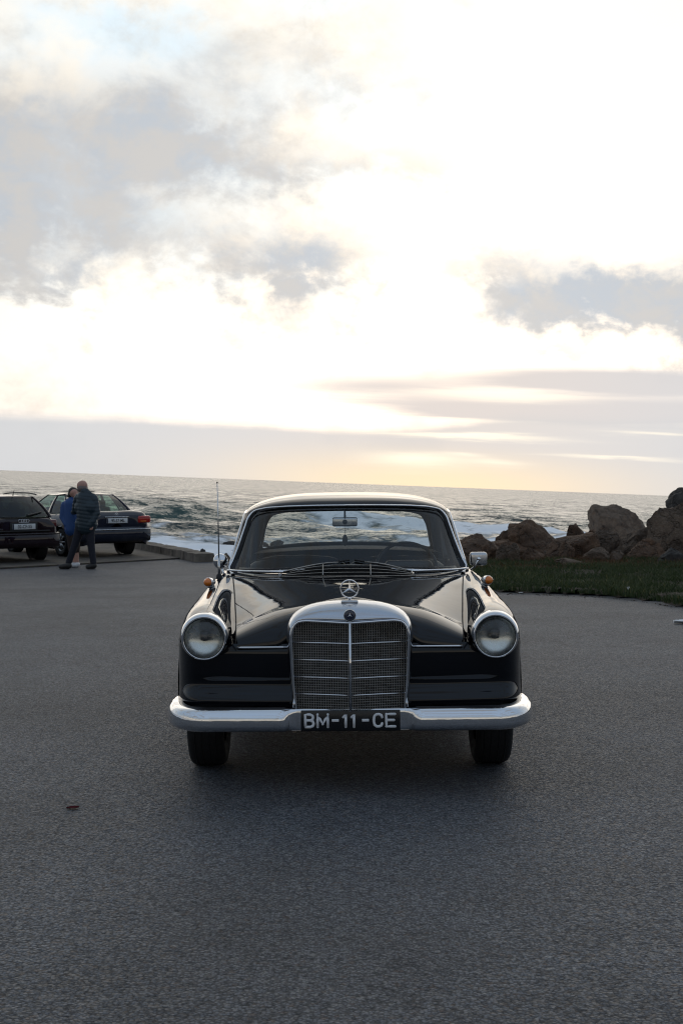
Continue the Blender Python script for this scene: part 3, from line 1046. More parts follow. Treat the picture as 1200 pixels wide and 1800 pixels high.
for i in range(len(gx)):
    for j in range(len(gy)):
        if msk[i, j]:
            idx[i, j] = len(v)
            edge = not (msk[max(i - 1, 0), j] and msk[min(i + 1, len(gx) - 1), j] and msk[i, max(j - 1, 0)] and msk[i, min(j + 1, len(gy) - 1)])
            v.append((gx[i] + mn.noise(Vector((gx[i], gy[j], 4))) * .05, gy[j] - 6.9, float(zg(gx[i], gy[j])) + 0.003 if edge else soil_z(gx[i], gy[j])))
for i in range(len(gx) - 1):
    for j in range(len(gy) - 1):
        q = [(i, j), (i + 1, j), (i + 1, j + 1), (i, j + 1)]
        if all(k in idx for k in q):
            f.append([idx[k] for k in q])
tag(raw('soil_bank', v, f, mG), kind='structure')


def blades(name, poly, n, hmin, hmax, mtl, seed, xr, yr, lean=.5, wid=.006, dens=None):
    r_ = np.random.default_rng(int(seed * 10))
    x = r_.uniform(*xr, n * 2)
    y = r_.uniform(*yr, n * 2)
    k = inside(x, y, poly)
    # clumps
    cl = np.array([mn.fractal(Vector((a * .9, c * .9, seed)), .8, 2, 4) for a, c in zip(x, y)])
    k &= (cl + r_.uniform(-.5, .5, len(x))) > -.45
    if dens is not None:
        k &= dens(x, y) > r_.uniform(0, 1, len(x))
    x, y, cl = x[k][:n], y[k][:n], cl[k][:n]
    n = len(x)
    h = r_.uniform(hmin, hmax, n) * (1 + .55 * cl)
    th = r_.uniform(0, 2 * PI, n)
    ln = h * r_.uniform(.15, lean + .35, n)
    dx_, dy_ = np.cos(th) * ln, np.sin(th) * ln
    wx = r_.uniform(.6, 1.3, n) * wid
    ph = r_.uniform(0, PI, n)
    px_, py_ = np.cos(ph) * wx, np.sin(ph) * wx
    z = zg(x, y) + .03
    P = np.zeros((n, 5, 3), np.float32)
    P[:, 0] = np.stack([x - px_, y - py_ - 6.9, z], 1)
    P[:, 1] = np.stack([x + px_, y + py_ - 6.9, z], 1)
    P[:, 2] = np.stack([x + dx_ * .4 + px_ * .8, y + dy_ * .4 + py_ * .8 - 6.9, z + h * .62], 1)
    P[:, 3] = np.stack([x + dx_ * .4 - px_ * .8, y + dy_ * .4 - py_ * .8 - 6.9, z + h * .62], 1)
    P[:, 4] = np.stack([x + dx_, y + dy_ - 6.9, z + h * .93], 1)
    me = bpy.data.meshes.new(name)
    me.vertices.add(n * 5)
    me.vertices.foreach_set('co', P.ravel())
    b0 = np.arange(n, dtype=np.int32)[:, None] * 5
    T = np.concatenate([b0 + np.array([[0, 1, 2]]), b0 + np.array([[0, 2, 3]]), b0 + np.array([[3, 2, 4]])], 1).reshape(-1, 3).astype(np.int32)
    me.loops.add(T.size)
    me.loops.foreach_set('vertex_index', T.ravel())
    me.polygons.add(len(T))
    me.polygons.foreach_set('loop_start', np.arange(0, T.size, 3, dtype=np.int32))
    me.update(calc_edges=True)
    a_ = me.attributes.new('tone', 'FLOAT', 'POINT')
    a_.data.foreach_set('value', np.repeat(np.clip(r_.normal(.5, .2, n) + .25 * cl, 0, 1), 5).astype(np.float32))
    return tag(link(name, me, mtl, smooth=False), kind='stuff')


def blade_mat(name, c0, c1, c2):
    m, gg, b = mat(name, c0, 0.6)
    t = gg.add('ShaderNodeAttribute', attribute_name='tone').outputs['Fac']
    c = gg.mix(gg.step(t, .1, .7), c0, c1)
    c = gg.mix(gg.step(t, .78, .98), c, c2)
    gg.l.new(c, b.inputs['Base Color'])
    b.inputs['Specular IOR Level'].default_value = .25
    tr = gg.add('ShaderNodeBsdfTranslucent')
    gg.l.new(c, tr.inputs[0])
    mx = gg.add('ShaderNodeMixShader')
    mx.inputs[0].default_value = .28
    gg.l.new(b.outputs[0], mx.inputs[1])
    gg.l.new(tr.outputs[0], mx.inputs[2])
    o = [n for n in gg.n if n.type == 'OUTPUT_MATERIAL'][0]
    gg.l.new(mx.outputs[0], o.inputs[0])
    return m


gm = blade_mat('grass_blade', (0.018, 0.032, 0.011), (0.046, 0.068, 0.024), (0.15, 0.14, 0.06))
dm = blade_mat('dry_blade', (0.060, 0.030, 0.016), (0.12, 0.062, 0.032), (0.16, 0.11, 0.06))
blades('grass', gp, 140000, .06, .135, gm, 3, (1.9, 13), (14, 30.5), .7, .006)
blades('dry_undergrowth', soil_poly, 16000, .05, .16, dm, 5, (0.5, 11), (25.5, 33), .9, .006)

# loose grit washed up along the grass edge
v, f = [], []
er = random.Random(12)
for k in range(260):
    a_ = gp[er.randrange(0, 9)]
    x = er.uniform(2.0, 6.5)
    y = float(np.interp(x, [p[0] for p in gp[:11]], [p[1] for p in gp[:11]])) - abs(er.gauss(0, .22)) - .03
    s_ = er.uniform(.006, .02)
    b0 = len(v)
    zz_ = float(zg(x, y))
    for q in ((1, 0, .2), (0, 1, .3), (-1, 0, .2), (0, -1, .25), (0, 0, 1.0)):
        v.append((x + q[0] * s_ * er.uniform(.6, 1.2), y - 6.9 + q[1] * s_ * er.uniform(.6, 1.2), zz_ + q[2] * s_ * .8))
    f += [(b0, b0 + 1, b0 + 4), (b0 + 1, b0 + 2, b0 + 4), (b0 + 2, b0 + 3, b0 + 4), (b0 + 3, b0, b0 + 4)]
tag(raw('grit', v, f, mG, smooth=False), kind='stuff')

# ================================================================== LITTER ON THE ASPHALT
def leaf(name, loc, size, m, label, cat, rz, seed, flat=.3):
    mb = MB()
    n = 9
    A = np.zeros((n, 5, 3))
    r_ = random.Random(seed)
    for i in range(n):
        t = i / (n - 1)
        wv = .42 * math.sin(PI * min(1, t * .96 + .02)) ** .8
        for j in range(5):
            u = (j - 2) / 2
            A[i, j] = ((t - .5) * size, u * wv * size * (1 + .2 * r_.uniform(-1, 1)), flat * size * (u * u * .6 + .5 * (t - .4) ** 2) + .006 + r_.uniform(0, .01) * size)
    mb.grid(A)
    B = A.copy()
    B[:, :, 2] -= .0015
    mb.grid(B, flip=True)
    o = mb.build(name, m, fix=False)
    o.location = loc
    o.rotation_euler = (0, 0, rz)
    return tag(o, label, cat)


p = at(122, 1427, 6.65)
leaf('fallen_leaf', (p.x, p.y, 0), .060, 'leaf_red', 'dark red curled leaf lying on the asphalt in the open foreground', 'leaf', .3, 2, .12)
p = at(1200, 1098, 15)
leaf('paper_scrap', (p.x, p.y, float(zg(0, 15))), .22, 'paper', 'white scrap of paper lying on asphalt at the right edge', 'litter', .2, 3, .2)
p = at(1103, 1046, 18.9)
leaf('paper_scrap', (p.x, p.y, float(zg(0, 18.9)) + .10), .06, 'paper', 'crumpled white scrap caught in the front edge of the grass', 'litter', 1.2, 4, .8)
p = at(914, 1047, 19.9)
leaf('paper_scrap', (p.x, p.y, float(zg(0, 19.9))), .07, 'paper', 'tiny white scrap on the asphalt below the grass beside the saloon', 'litter', .4, 5, .3)

# ================================================================== THE DARK VINTAGE SALOON
car = thing('vintage_saloon', 'glossy black vintage saloon with upright chrome grille facing the viewer', 'car', (-.007, 0, 0))
NS = 90
YS = [.125, .15, .30, .55, .85, 1.15, 1.45, 1.80, 2.6, 3.6, 4.2, 4.62, 4.72]
KX = [[.560, .565, .578, .596, .622, .648, .676, .705, .715, .715, .70, .68, .62],      # seam beside bonnet
      [.588, .588, .602, .622, .645, .665, .690, .714, .722, .722, .71, .69, .63],      # foot of the inner slope
      [.6256, .628, .650, .676, .693, .703, .715, .730, .732, .730, .73, .72, .66],     # inner rim of the wing
      [.7175, .719, .732, .743, .750, .754, .759, .762, .750, .745, .76, .77, .71],     # top of the wing
      [.802, .804, .811, .812, .806, .801, .796, .790, .785, .790, .815, .82, .76],     # shoulder
      [.836, .838, .848, .855, .853, .850, .846, .842, .842, .845, .845, .835, .775],
      [.838, .845, .866, .880, .885, .886, .884, .882, .882, .882, .872, .850, .79]]
KZ = [[.690, .700, .745, .797, .853, .902, .945, .968, .966, .962, .955, .93, .86],
      [.725, .730, .760, .806, .858, .905, .945, .968, .966, .962, .955, .93, .86],
      [.844, .848, .872, .888, .900, .917, .939, .965, .966, .966, .97, .955, .88],
      [.887, .890, .901, .908, .915, .927, .945, .967, .972, .975, 1.0, 1.0, .92],
      [.852, .855, .871, .886, .899, .914, .932, .953, .955, .96, .99, .99, .90],
      [.784, .788, .808, .835, .856, .872, .890, .910, .912, .915, .93, .93, .86],
      [.715, .715, .715, .720, .740, .760, .780, .800, .800, .800, .80, .80, .78]]
AX_F, AX_R, WR = 0.81, 3.52, 0.325
ys = np.unique(np.r_[np.linspace(.125, 1.3, 60), np.linspace(1.3, 4.72, 90)])
KXa = np.stack([cr(YS, k, ys) for k in KX], 1)
KZa = np.stack([cr(YS, k, ys) for k in KZ], 1)


def arch(y):
    z = .24
    for ya, rr in ((AX_F, .375), (AX_R, .36)):
        if abs(y - ya) < rr:
            z = max(z, .30 + math.sqrt(rr * rr - (y - ya) ** 2) * .98)
    return z


body = MB()
for sgn in (-1, 1):
    A = []
    for i, y in enumerate(ys):
        P = np.stack([KXa[i] * sgn, np.full(7, y), KZa[i]], 1)
        A.append(spline(P, 44))
    body.grid(np.array(A), flip=sgn > 0)
    # flank down to the sill, cut by the wheel arches
    B = []
    for i, y in enumerate(ys):
        if y < .44:
            continue
        x0, z0 = KXa[i][6], KZa[i][6]
        zl = arch(y)
        row = []
        for t in np.linspace(0, 1, 16):
            z = z0 + (zl - z0) * t
            q = np.clip((z0 - z) / .5, 0, 1.1)
            row.append((sgn * (x0 + .012 * math.sin(min(q, 1) * PI) - .03 * max(0, q - .55) ** 1.5), y, z))
        row.append((sgn * (abs(row[-1][0]) - .05), y, zl + .0))
        B.append(row)
    body.grid(np.array(B), flip=sgn > 0)
body_o = body.build('body', 'black_paint', car)

# nose panel: belt under the lamps, curling round into the flanks
A = []
zz = [(.725, .004), (.70, -.006), (.64, -.010), (.575, -.006), (.52, .004), (.49, -.008), (.466, -.026), (.440, -.034), (.42, -.028), (.405, -.0), (.39, .03)]
zi = spline([(z, o_) for z, o_ in zz], 34)
for t in np.linspace(-1, 1, 121):
    a = abs(t)
    if a < .80:
        x = a / .80 * .74
        y = .135 + .05 * (x / .74) ** 2.2
    else:
        q = (a - .80) / .20 * PI / 2
        x = .74 + .1425 * math.sin(q)
        y = .185 + .30 * (1 - math.cos(q))
    x *= 1 if t > 0 else -1
    row = []
    for z, o_ in zi:
        bulge = o_ * (1 - max(0, (a - .80) / .20) ** 2)
        row.append((x * (1 + (.0 if z > .5 else 0)), y + bulge, z))
    A.append(row)
MB().grid(np.array(A)).build('nose_panel', 'black_paint', car)


# bonnet
def hood_edge(y):
    return cr(YS, KX[0], y) - .006, cr(YS, KZ[0], y) + .003


def hood_top(y, u):
    _, e = hood_edge(max(y, .40))
    e = e + (max(y, .40) - y) * -.12
    c = float(cr([0, .12, .20, .30, .5, .8, 1.1, 1.45, 1.8], [.930, .943, .951, .9545, .958, .9625, .967, .972, .974], y))
    return e + (c - e) * (1 - abs(u) ** 1.6)


A = []
for u in np.linspace(-1, 1, 81):
    row = []
    rear = 1.415 + .24 * abs(u) ** 3
    y0 = .142
    side = float(sstep(.16, .40, abs(u) * .59))
    run = .07 + .27 * side
    lip = .713 + .17 * (1 - side)
    zt = hood_top(y0 + run, u)
    for k in range(22):
        th = k / 21 * PI / 2
        p = 2.0 / 2.45
        y = y0 + run * (1 - math.cos(th) ** p)
        z = lip + (zt - lip) * math.sin(th) ** p
        row.append((y, z))
    for k in range(1, 44):
        y = y0 + run + (rear - y0 - run) * k / 43
        row.append((y, hood_top(y, u)))
    A.append([(u * float(hood_edge(y)[0]) if y > .15 else u * .556, y, z) for y, z in row])
MB().grid(np.array(A)).build('bonnet', 'black_paint', car)
# shut lines: dark channel under the bonnet edges
mb = MB()
for s in (-1, 1):
    mb.tube([(s * (float(cr(YS, KX[0], y)) - .001), y, float(cr(YS, KZ[0], y)) - .006) for y in np.linspace(.16, 1.66, 40)], .0075, 6)
mb.tube([(x, .137, .706) for x in np.linspace(-.56, .56, 9)], .006, 6)
mb.build('shut_line', 'rubber', car)

# cowl between bonnet and windscreen
A = []
for u in np.linspace(-1, 1, 61):
    row = []
    y0 = 1.405 + .24 * abs(u) ** 3
    y1 = 1.66 + .26 * abs(u) ** 3
    for k in range(8):
        t = k / 7
        row.append((u * (.672 + .05 * t), y0 + (y1 - y0) * t, hood_top(min(y0, 1.66), u) - .012 + .026 * t + .012 * math.sin(PI * t)))
    A.append(row)
MB().grid(np.array(A)).build('cowl', 'black_paint', car)
# chrome air intake grille on the cowl
vent = MB().grid(np.array([[(x * k, 1.455 + .10 * t, .963 + (.060 * t) * (1 - (abs(x) / .42) ** 3)) for t in (0, .5, 1)] for x in np.linspace(-.40, .40, 33) for k in (1,)])).build('cowl_vent', 'matt_black', car)
for r in range(4):
    t = r / 3
    pts = []
    hw = .395 - .05 * t ** 2
    for x in np.linspace(-hw, hw, 25):
        pts.append((x, 1.450 + .10 * t, .970 + .060 * t * (1 - (abs(x) / .42) ** 2.4) + .003))
    MB().tube(pts, .0019, 6).build('slat', 'mesh_metal', vent)
for x in (-.148, .133):
    mb = MB()
    mb.tube([(x, 1.447 + .10 * t, .973 + .060 * t * .95 + .006) for t in (0, .5, 1)], .0035, 6)
    mb.build('divider', 'mesh_metal', vent)

# ---- grille
def outline(pts, n):
    h = spline(pts, n)
    return np.concatenate([np.stack([-h[::-1, 0], h[::-1, 1]], 1)[:-1], h]) if abs(h[0, 0]) < 1e-6 else h


outer = [(0, .946), (.09, .942), (.17, .930), (.235, .908), (.278, .876), (.302, .836), (.310, .78), (.307, .70), (.300, .58), (.290, .48), (.284, .415)]
inner = [(0, .846), (.09, .849), (.17, .852), (.225, .852), (.256, .844), (.274, .822), (.283, .78), (.282, .70), (.277, .58), (.269, .48), (.264, .415)]
OU, IN = outline(outer, 40), outline(inner, 40)


def vy(x):
    return -.055 + .075 * (abs(x) / .30)


A = []
for (xo, zo), (xi, zi_) in zip(OU, IN):
    row = [(xi * .985, vy(xi) + .035, zi_ - .004 * (1 if zi_ > .8 else 0)), (xi, vy(xi) + .004, zi_)]
    top = min(1, max(0, (zo - .80) / .14))
    for k in range(1, 13):
        q = k / 12 * PI / 2
        dy = (.075 + .075 * top)
        f = math.sin(q) if top < .01 else math.sin(q) ** (1 - .15 * top)
        row.append((xi + (xo - xi) * f, vy(xi) - .004 + dy * (1 - math.cos(q)) ** (1 - .25 * top), zi_ + (zo - zi_) * f))
    row.append((xo, .16, zo - .002))
    A.append(row)
shell = MB().grid(np.array(A)).build('grille_shell', 'shell_chrome', car)
# thin bright bead round the opening
MB().tube([(x, vy(x) - .003, z) for x, z in IN], .0052, 8).build('grille_bead', 'chrome', shell)


def in_half(z):
    return float(np.interp(z, [p[1] for p in inner[5:]][::-1], [p[0] for p in inner[5:]][::-1])) if z < .822 else float(np.interp(z, [.822, .844, .8515], [.274, .256, .21]))


mb = MB()
for k in range(-23, 24):
    x = k * .0119
    if k == 0 or abs(x) > .279:
        continue
    zt = .845 if abs(x) < .235 else .845 - (abs(x) - .235) * .55
    zb = .418
    if abs(x) > .262:
        zb = .418 + (abs(x) - .262) * 7
    mb.box((x, vy(x) + .022, (zt + zb) / 2), (.0030, .003, zt - zb))
for k in range(36):
    z = .423 + k * .0119
    if z > .843:
        break
    h = in_half(z) - .003
    for s in (-1, 1):
        mb.tube([(s * .002, vy(0) + .019, z), (s * h, vy(h) + .019, z)], .0015, 4, caps=False)
mb.build('mesh_insert', 'mesh_metal', shell, smooth=False)
for z in (.748, .664, .580, .497):
    for s in (-1, 1):
        h = in_half(z) - .002
        MB().tube([(s * .001, vy(0) + .004, z - .002), (s * h, vy(h) + .004, z)], .0036, 8).build('grille_bar', 'chrome', shell)
MB().tube([(0, vy(0) - .002, .418), (0, vy(0) - .002, .848)], .006, 8).build('centre_bar', 'chrome', shell)
mb = MB()
mb.box((0, .115, .60), (.56, .05, .52))
mb.build('radiator', 'black_trim', shell, smooth=False)


def star(c, r, w0, m, name, parent, y, t=.006):
    """three pointed star, ridged"""
    v = [(c[0], y - t, c[1]), (c[0], y + t, c[1])]
    f = []
    ring = []
    for k in range(6):
        a = PI / 2 + k * PI / 3
        rr_ = r if k % 2 == 0 else w0
        ring.append(len(v))
        v.append((c[0] + rr_ * math.cos(a), y, c[1] + rr_ * math.sin(a)))
    for k in range(6):
        f.append((0, ring[k], ring[(k + 1) % 6]))
        f.append((1, ring[(k + 1) % 6], ring[k]))
    return raw(name, v, f, m, parent, smooth=False)


# round badge on the grille crown
bc = (0, .882)
by = vy(0) - .004 + .012
badge = MB().lathe([(0, by - .012), (.018, by - .012), (.025, by - .010), (.0275, by - .004), (.028, by + .03)], (bc[0], 0, bc[1]), 'Y', 28).build('badge', 'badge_blue', shell)
star((0, .884), .0125, .0032, 'white_letter', 'badge_star', shell, by - .0135, .002)
MB().lathe([(.0265, by - .008), (.0285, by - .0105), (.0298, by - .007), (.0298, by + .02)], (0, 0, bc[1]), 'Y', 28).build('badge_rim', 'dull_chrome', shell)
mb = MB()
for k in range(22):
    a = 2 * PI * k / 22
    mb.box((.0205 * math.cos(a), by - .0125, bc[1] + .0205 * math.sin(a)), (.0026, .002, .0026))
mb.build('badge_wreath', 'dull_chrome', shell, smooth=False)

# star standing on the bonnet
orn = thing('bonnet_star', None, None)
orn.parent = car
oy, oz = .055, 1.003
MB().tube([(.0435 * math.cos(a), oy, oz + .0435 * math.sin(a)) for a in np.linspace(0, 2 * PI, 49)[:-1]], .0030, 8, closed=True).build('ring', 'chrome', orn)
star((0, oz), .0425, .0070, 'chrome', 'star', orn, oy, .0045)
mb = MB()
mb.lathe([(0, .963), (.008, .961), (.0095, .955), (.006, .950), (.009, .945), (.016, .941), (.018, .934), (.017, .926)], (0, oy, 0), 'Z', 20)
mb.build('stem', 'chrome', orn)
MB().rbox((0, oy - .002, .940), (.084, .034, .018), .008, 3).build('base', 'dull_chrome', orn)

# ---- bumper
prof = []
for zq in (-1.0, -.97, -.9, -.78, -.62, -.46, -.34):                # tucked-in lower edge
    e_ = (-.34 - zq) / .66
    prof.append((-max(0, 1 - e_ ** 2.4) ** (1 / 2.4), zq))
for zq in (-.2, 0, .2, .4, .55, .68, .79, .88, .94, .98, 1.0):      # tall, slightly leaning face that rolls over at the top
    e_ = (zq + .34) / 1.34
    prof.append((-max(0, 1 - e_ ** 2.9) ** (1 / 2.9), zq))
prof.append((.25, .99))
prof.insert(0, (.2, -.99))
prof = np.array(prof)
path = []
for x in np.linspace(0, .70, 36):
    path.append((x, .012 * (x / .7) ** 2))
for q in np.linspace(.06, 1, 24) * (PI / 2):
    path.append(((.70 + .162 * math.sin(q)), .012 + .31 * (1 - math.cos(q))))
path.append((.861, .40))
path.append((.857, .48))
half = np.array(path)
full = np.concatenate([half[::-1] * [-1, 1], half[1:]])
A = []
for i, (x, y) in enumerate(full):
    t = full[min(i + 1, len(full) - 1)] - full[max(i - 1, 0)]
    t /= np.linalg.norm(t)
    nrm = np.array([t[1], -t[0]])
    ax = abs(x)
    k = float(sstep(.285, .325, ax))
    dep = .012 + .050 * k
    hh_ = .053 + .005 * k
    endt = max(0, (y - .30) / .18)
    hh_ *= 1 - .25 * endt ** 2
    row = []
    for pn_, pz in prof:
        if k < .5:
            e = 4.0
            pn2 = -(max(0, 1 - abs(pz / 1.0) ** e)) ** (1 / e) if abs(pz) < 1 else 0
            pn2 = pn2 * (1 - k * 2) + pn_ * (k * 2)
        else:
            pn2 = pn_
        row.append((x - nrm[0] * pn2 * dep * 1, y - nrm[1] * pn2 * dep, .372 + pz * hh_ + .012 * endt))
    A.append(row)
bump_o = MB().grid(np.array(A)).build('front_bumper', 'chrome', car)
for s in (-1, 1):
    MB().tube([(s * .275, .0, .43), (s * .272, .02, .475)], .008, 8).build('grille_foot', 'dull_chrome', car)
    MB().box((s * .45, .12, .37), (.06, .2, .05)).build('bumper_bracket', 'black_trim', car, smooth=False)
# plate
plate = MB().rbox((0, -.020, .369), (.482, .010, .102), .004, 2).build('number_plate', 'plate_black', car)
LET = {'B': [[(-1, -1), (-1, 1), (.2, 1), (.75, .8), (.85, .5), (.7, .2), (.2, .05), (-1, .05)], [(.2, .05), (.8, -.1), (1, -.5), (.8, -.85), (.2, -1), (-1, -1)]],
       'M': [[(-1, -1), (-1, 1), (0, -.55), (1, 1), (1, -1)]],
       '1': [[(-.9, .55), (-.1, .75), (.25, 1), (.25, -1)]],
       'C': [[(.95, .5), (.75, .85), (.2, 1), (-.35, .98), (-.85, .7), (-1, .2), (-1, -.2), (-.85, -.7), (-.35, -.98), (.2, -1), (.75, -.85), (.95, -.5)]],
       'E': [[(1, 1), (-1, 1), (-1, -1), (1, -1)], [(-1, .03), (.75, .03)]]}
for ch, x, wl in (('B', -.199, .040), ('M', -.135, .050), ('1', -.026, .020), ('1', .014, .020), ('C', .133, .041), ('E', .194, .042)):
    mb = MB()
    for ln in LET[ch]:
        P_ = [(x + p[0] * wl / 2, 0, .3695 + p[1] * .0300) for p in ln]
        dense = []
        for a_, b_ in zip(P_[:-1], P_[1:]):
            dense += [tuple(a_[k] + (b_[k] - a_[k]) * t for k in range(3)) for t in (0, .5)]
        dense.append(P_[-1])
        mb.tube(dense, .0066, 8)
        for p in (P_[0], P_[-1]) + tuple(P_[1:-1] if ch in 'ME' else ()):
            mb.lathe([(0, -.0066), (.0046, -.0046), (.0066, 0), (.0046, .0046), (0, .0066)], p, 'Y', 8)
    mb.v = [(v[0], -.0262 + v[1] * .35, v[2]) for v in mb.v]
    mb.build('lettering', 'white_letter', plate)
for x in (-.074, .072):
    MB().rbox((x, -.0275, .3705), (.034, .005, .013), .002, 2).build('lettering', 'white_letter', plate)
MB().rbox((0, -.0265, .369), (.006, .004, .006), .002).build('plate_rivet', 'plate_black', plate)

# ---- head lamps
for s in (-1, 1):
    hl = thing('headlight', None, None)
    hl.parent = car
    hl.location = (s * .7175, .0, .767)
    # painted pod behind the ring
    MB().lathe([(.112, .12), (.1185, .125), (.121, .16), (.122, .30)], (0, 0, 0), 'Y', 56).build('pod', 'black_paint', hl)
    rng_p = [(.0985, .118), (.0975, .098), (.1000, .088), (.1045, .084), (.110, .090), (.1155, .104), (.1190, .122), (.1205, .140), (.1180, .150)]
    ec = [(0, -.007 * max(0, 1 - i / 6)) for i in range(len(rng_p))]
    MB().lathe(rng_p, (0, 0, 0), 'Y', 64, ec).build('chrome_ring', 'chrome', hl)
    MB().tube([(.0985 * math.cos(a), .094, -.007 + .0985 * math.sin(a)) for a in np.linspace(0, 2 * PI, 65)[:-1]], .0022, 6, closed=True).build('rubber_seal', 'rubber', hl)
    mb = MB()
    mb.lathe([(.099, .112), (.0965, .120), (.086, .134), (.066, .148), (.04, .157), (.012, .160), (0.0, .160)], (0, 0, -.007), 'Y', 40)
    mb.build('reflector_bowl', 'reflector', hl)
    mb = MB()
    mb.rbox((0, .128, .0), (.040, .03, .040), .008, 2)
    mb.lathe([(0, .110), (.014, .112), (.018, .12), (.018, .158)], (0, 0, -.004), 'Y', 20)
    mb.build('bulb_shield', 'plastic_grey', hl)
    # ribbed lens
    A = []
    nr, na = 14, 72
    for i in range(nr + 1):
        r = .0975 * i / nr
        row = []
        for k in range(na):
            a = 2 * PI * k / na
            x, z = r * math.cos(a), r * math.sin(a)
            rib = .0007 * math.sin(x * 2 * PI / .0088) * (1 if i < nr else 0)
            row.append((x, .112 - .034 * (1 - (r / .0975) ** 2) + rib, z - .007))
        A.append(row)
    MB().grid(np.array(A), close_v=True).build('lens', 'lens_glass' if 'lens_glass' in M else 'clear_glass', hl)

    # indicator on the wing
    ind = thing('indicator', None, None)
    ind.parent = car
    ind.location = (s * .800, 1.25, .957)
    ind.rotation_euler = (0, 0, s * .50)
    ind.scale = (.82, .82, .82)
    mb = MB()
    pts = []
    for k in range(13):
        t = k / 12
        pts.append((t * .085 - .01, .030 * math.sqrt(max(0, 1 - t ** 2.2)) + .002))
    mb.lathe([(r, a) for a, r in pts], (0, 0, 0), 'Y', 24)
    mb.build('housing', 'chrome', ind)
    mb = MB()
    mb.lathe([(0, -.042), (.010, -.041), (.019, -.035), (.026, -.024), (.0295, -.008), (.0295, .004)], (0, 0, 0), 'Y', 24)
    mb.build('amber_lens', 'amber_lens', ind)
    MB().tube([(.0305 * math.cos(a), -.006, .0305 * math.sin(a)) for a in np.linspace(0, 2 * PI, 33)[:-1]], .003, 6, closed=True).build('rim', 'chrome', ind)
    MB().rbox((0, .03, -.028), (.03, .06, .03), .01).build('foot', 'chrome', ind)

    # bright strip along the bonnet lip
    MB().tube([(s * x, .128, .7105) for x in np.linspace(.305, .557, 9)], .0052, 8).build('bonnet_trim', 'chrome', car)

# ---- windscreen
def wy(x, z):
    return 1.62 + 1.32 * (z - 1.0) + .33 * (abs(x) / .72) ** 3


wo_half = [(0, 1.376), (.25, 1.374), (.42, 1.368), (.53, 1.357), (.592, 1.338), (.622, 1.305), (.640, 1.25), (.673, 1.14), (.708, 1.04), (.724, .996), (.715, .980), (.63, .983), (.45, .994), (.25, 1.004), (0, 1.010)]
WO = spline(wo_half, 90)
loop = np.concatenate([WO, (WO[1:-1] * [-1, 1])[::-1]])


def wpts(dx=0.0, dy=0.0, sc=1.0):
    cz = 1.19
    return [(x * sc + 0, wy(x, z) + dy, cz + (z - cz) * sc) for x, z in loop]


ws = thing('windscreen', None, None)
ws.parent = car
A = []
for i in range(len(loop)):
    x, z = loop[i]
    A.append([(x * k, wy(x * k, 1.19 + (z - 1.19) * k), 1.19 + (z - 1.19) * k) for k in np.linspace(0, 1, 14)])
MB().grid(np.array(A), close_u=True).build('pane', 'clear_glass', ws)
MB().tube(wpts(dy=-.030, sc=1.014), .0058, 8, closed=True).build('chrome_trim', 'chrome', ws)
MB().tube(wpts(dy=-.004, sc=.988), .013, 8, closed=True).build('rubber_seal', 'rubber', ws)
for s in (-1, 1):
    MB().tube(spline([(s * .738, 1.83, .990), (s * .62, 1.695, .991), (s * .50, 1.605, .994), (s * .385, 1.55, .994)], 16), .0062, 8).build('base_trim', 'chrome', ws)
# header, pillars and roof shell
for s in (-1, 1):
    mb = MB()
    mb.tube([(s * x, wy(x, z) + .03, z) for x, z in ((.712, .96), (.700, 1.04), (.672, 1.14), (.650, 1.25), (.636, 1.31))], [.030, .028, .026, .026, .03], 12)
    mb.build('windscreen_pillar', 'black_paint', car)
A = []
yz = [2.10, 2.12, 2.16, 2.30, 2.55, 2.9, 3.3, 3.65, 3.90, 4.02]
rz_ = [1.383, 1.398, 1.414, 1.432, 1.447, 1.454, 1.448, 1.425, 1.385, 1.345]
rw = [.600, .618, .640, .660, .668, .670, .665, .655, .635, .615]
re_ = [1.30, 1.305, 1.312, 1.322, 1.330, 1.334, 1.330, 1.318, 1.300, 1.285]
yy = np.r_[np.linspace(2.10, 2.4, 20), np.linspace(2.45, 4.02, 40)]
for y in yy:
    zc, wv, ze = cr(yz, rz_, y), cr(yz, rw, y), cr(yz, re_, y)
    row = []
    for a in np.linspace(-PI / 2, PI / 2, 61):
        u = math.copysign(abs(math.sin(a)) ** .72, a)
        lat = (max(0, 1 - abs(u) ** 3.2)) ** .62
        bow = .16 * (abs(u) ** 3) * max(0, 1 - (y - 2.10) / .5)
        row.append((wv * u, y + bow * .9, ze + (zc - ze) * lat))
    A.append(row)
roof = MB().grid(np.array(A)).build('roof', 'black_paint', car)
A2 = np.array(A)
A2[:, :, 2] -= .03
A2[:, :, 0] *= .965
MB().grid(A2, flip=True).build('headlining', 'headliner', car)
for s in (-1, 1):
    mb = MB()
    mb.tube([(s * (float(cr(yz, rw, y)) + .002), y + .144 * max(0, 1 - (y - 2.10) / .5), float(cr(yz, re_, y)) + .002) for y in np.linspace(2.105, 4.0, 30)], .008, 8)
    mb.build('gutter', 'chrome', car)

# inner header rail, door frames and pillars
mb = MB()
hp = [(x, wy(x, 1.36) + .05, 1.370 - .05 * (abs(x) / .6) ** 4) for x in np.linspace(-.61, .61, 25)]
mb.tube(hp, .022, 10)
mb.build('header_rail', 'headliner', car)


def side_x(y, z):
    """inner face of the glass house"""
    t = (z - .965) / (1.32 - .965)
    return .752 + (.662 - .752) * t - (max(0, y - 3.5) * .05)


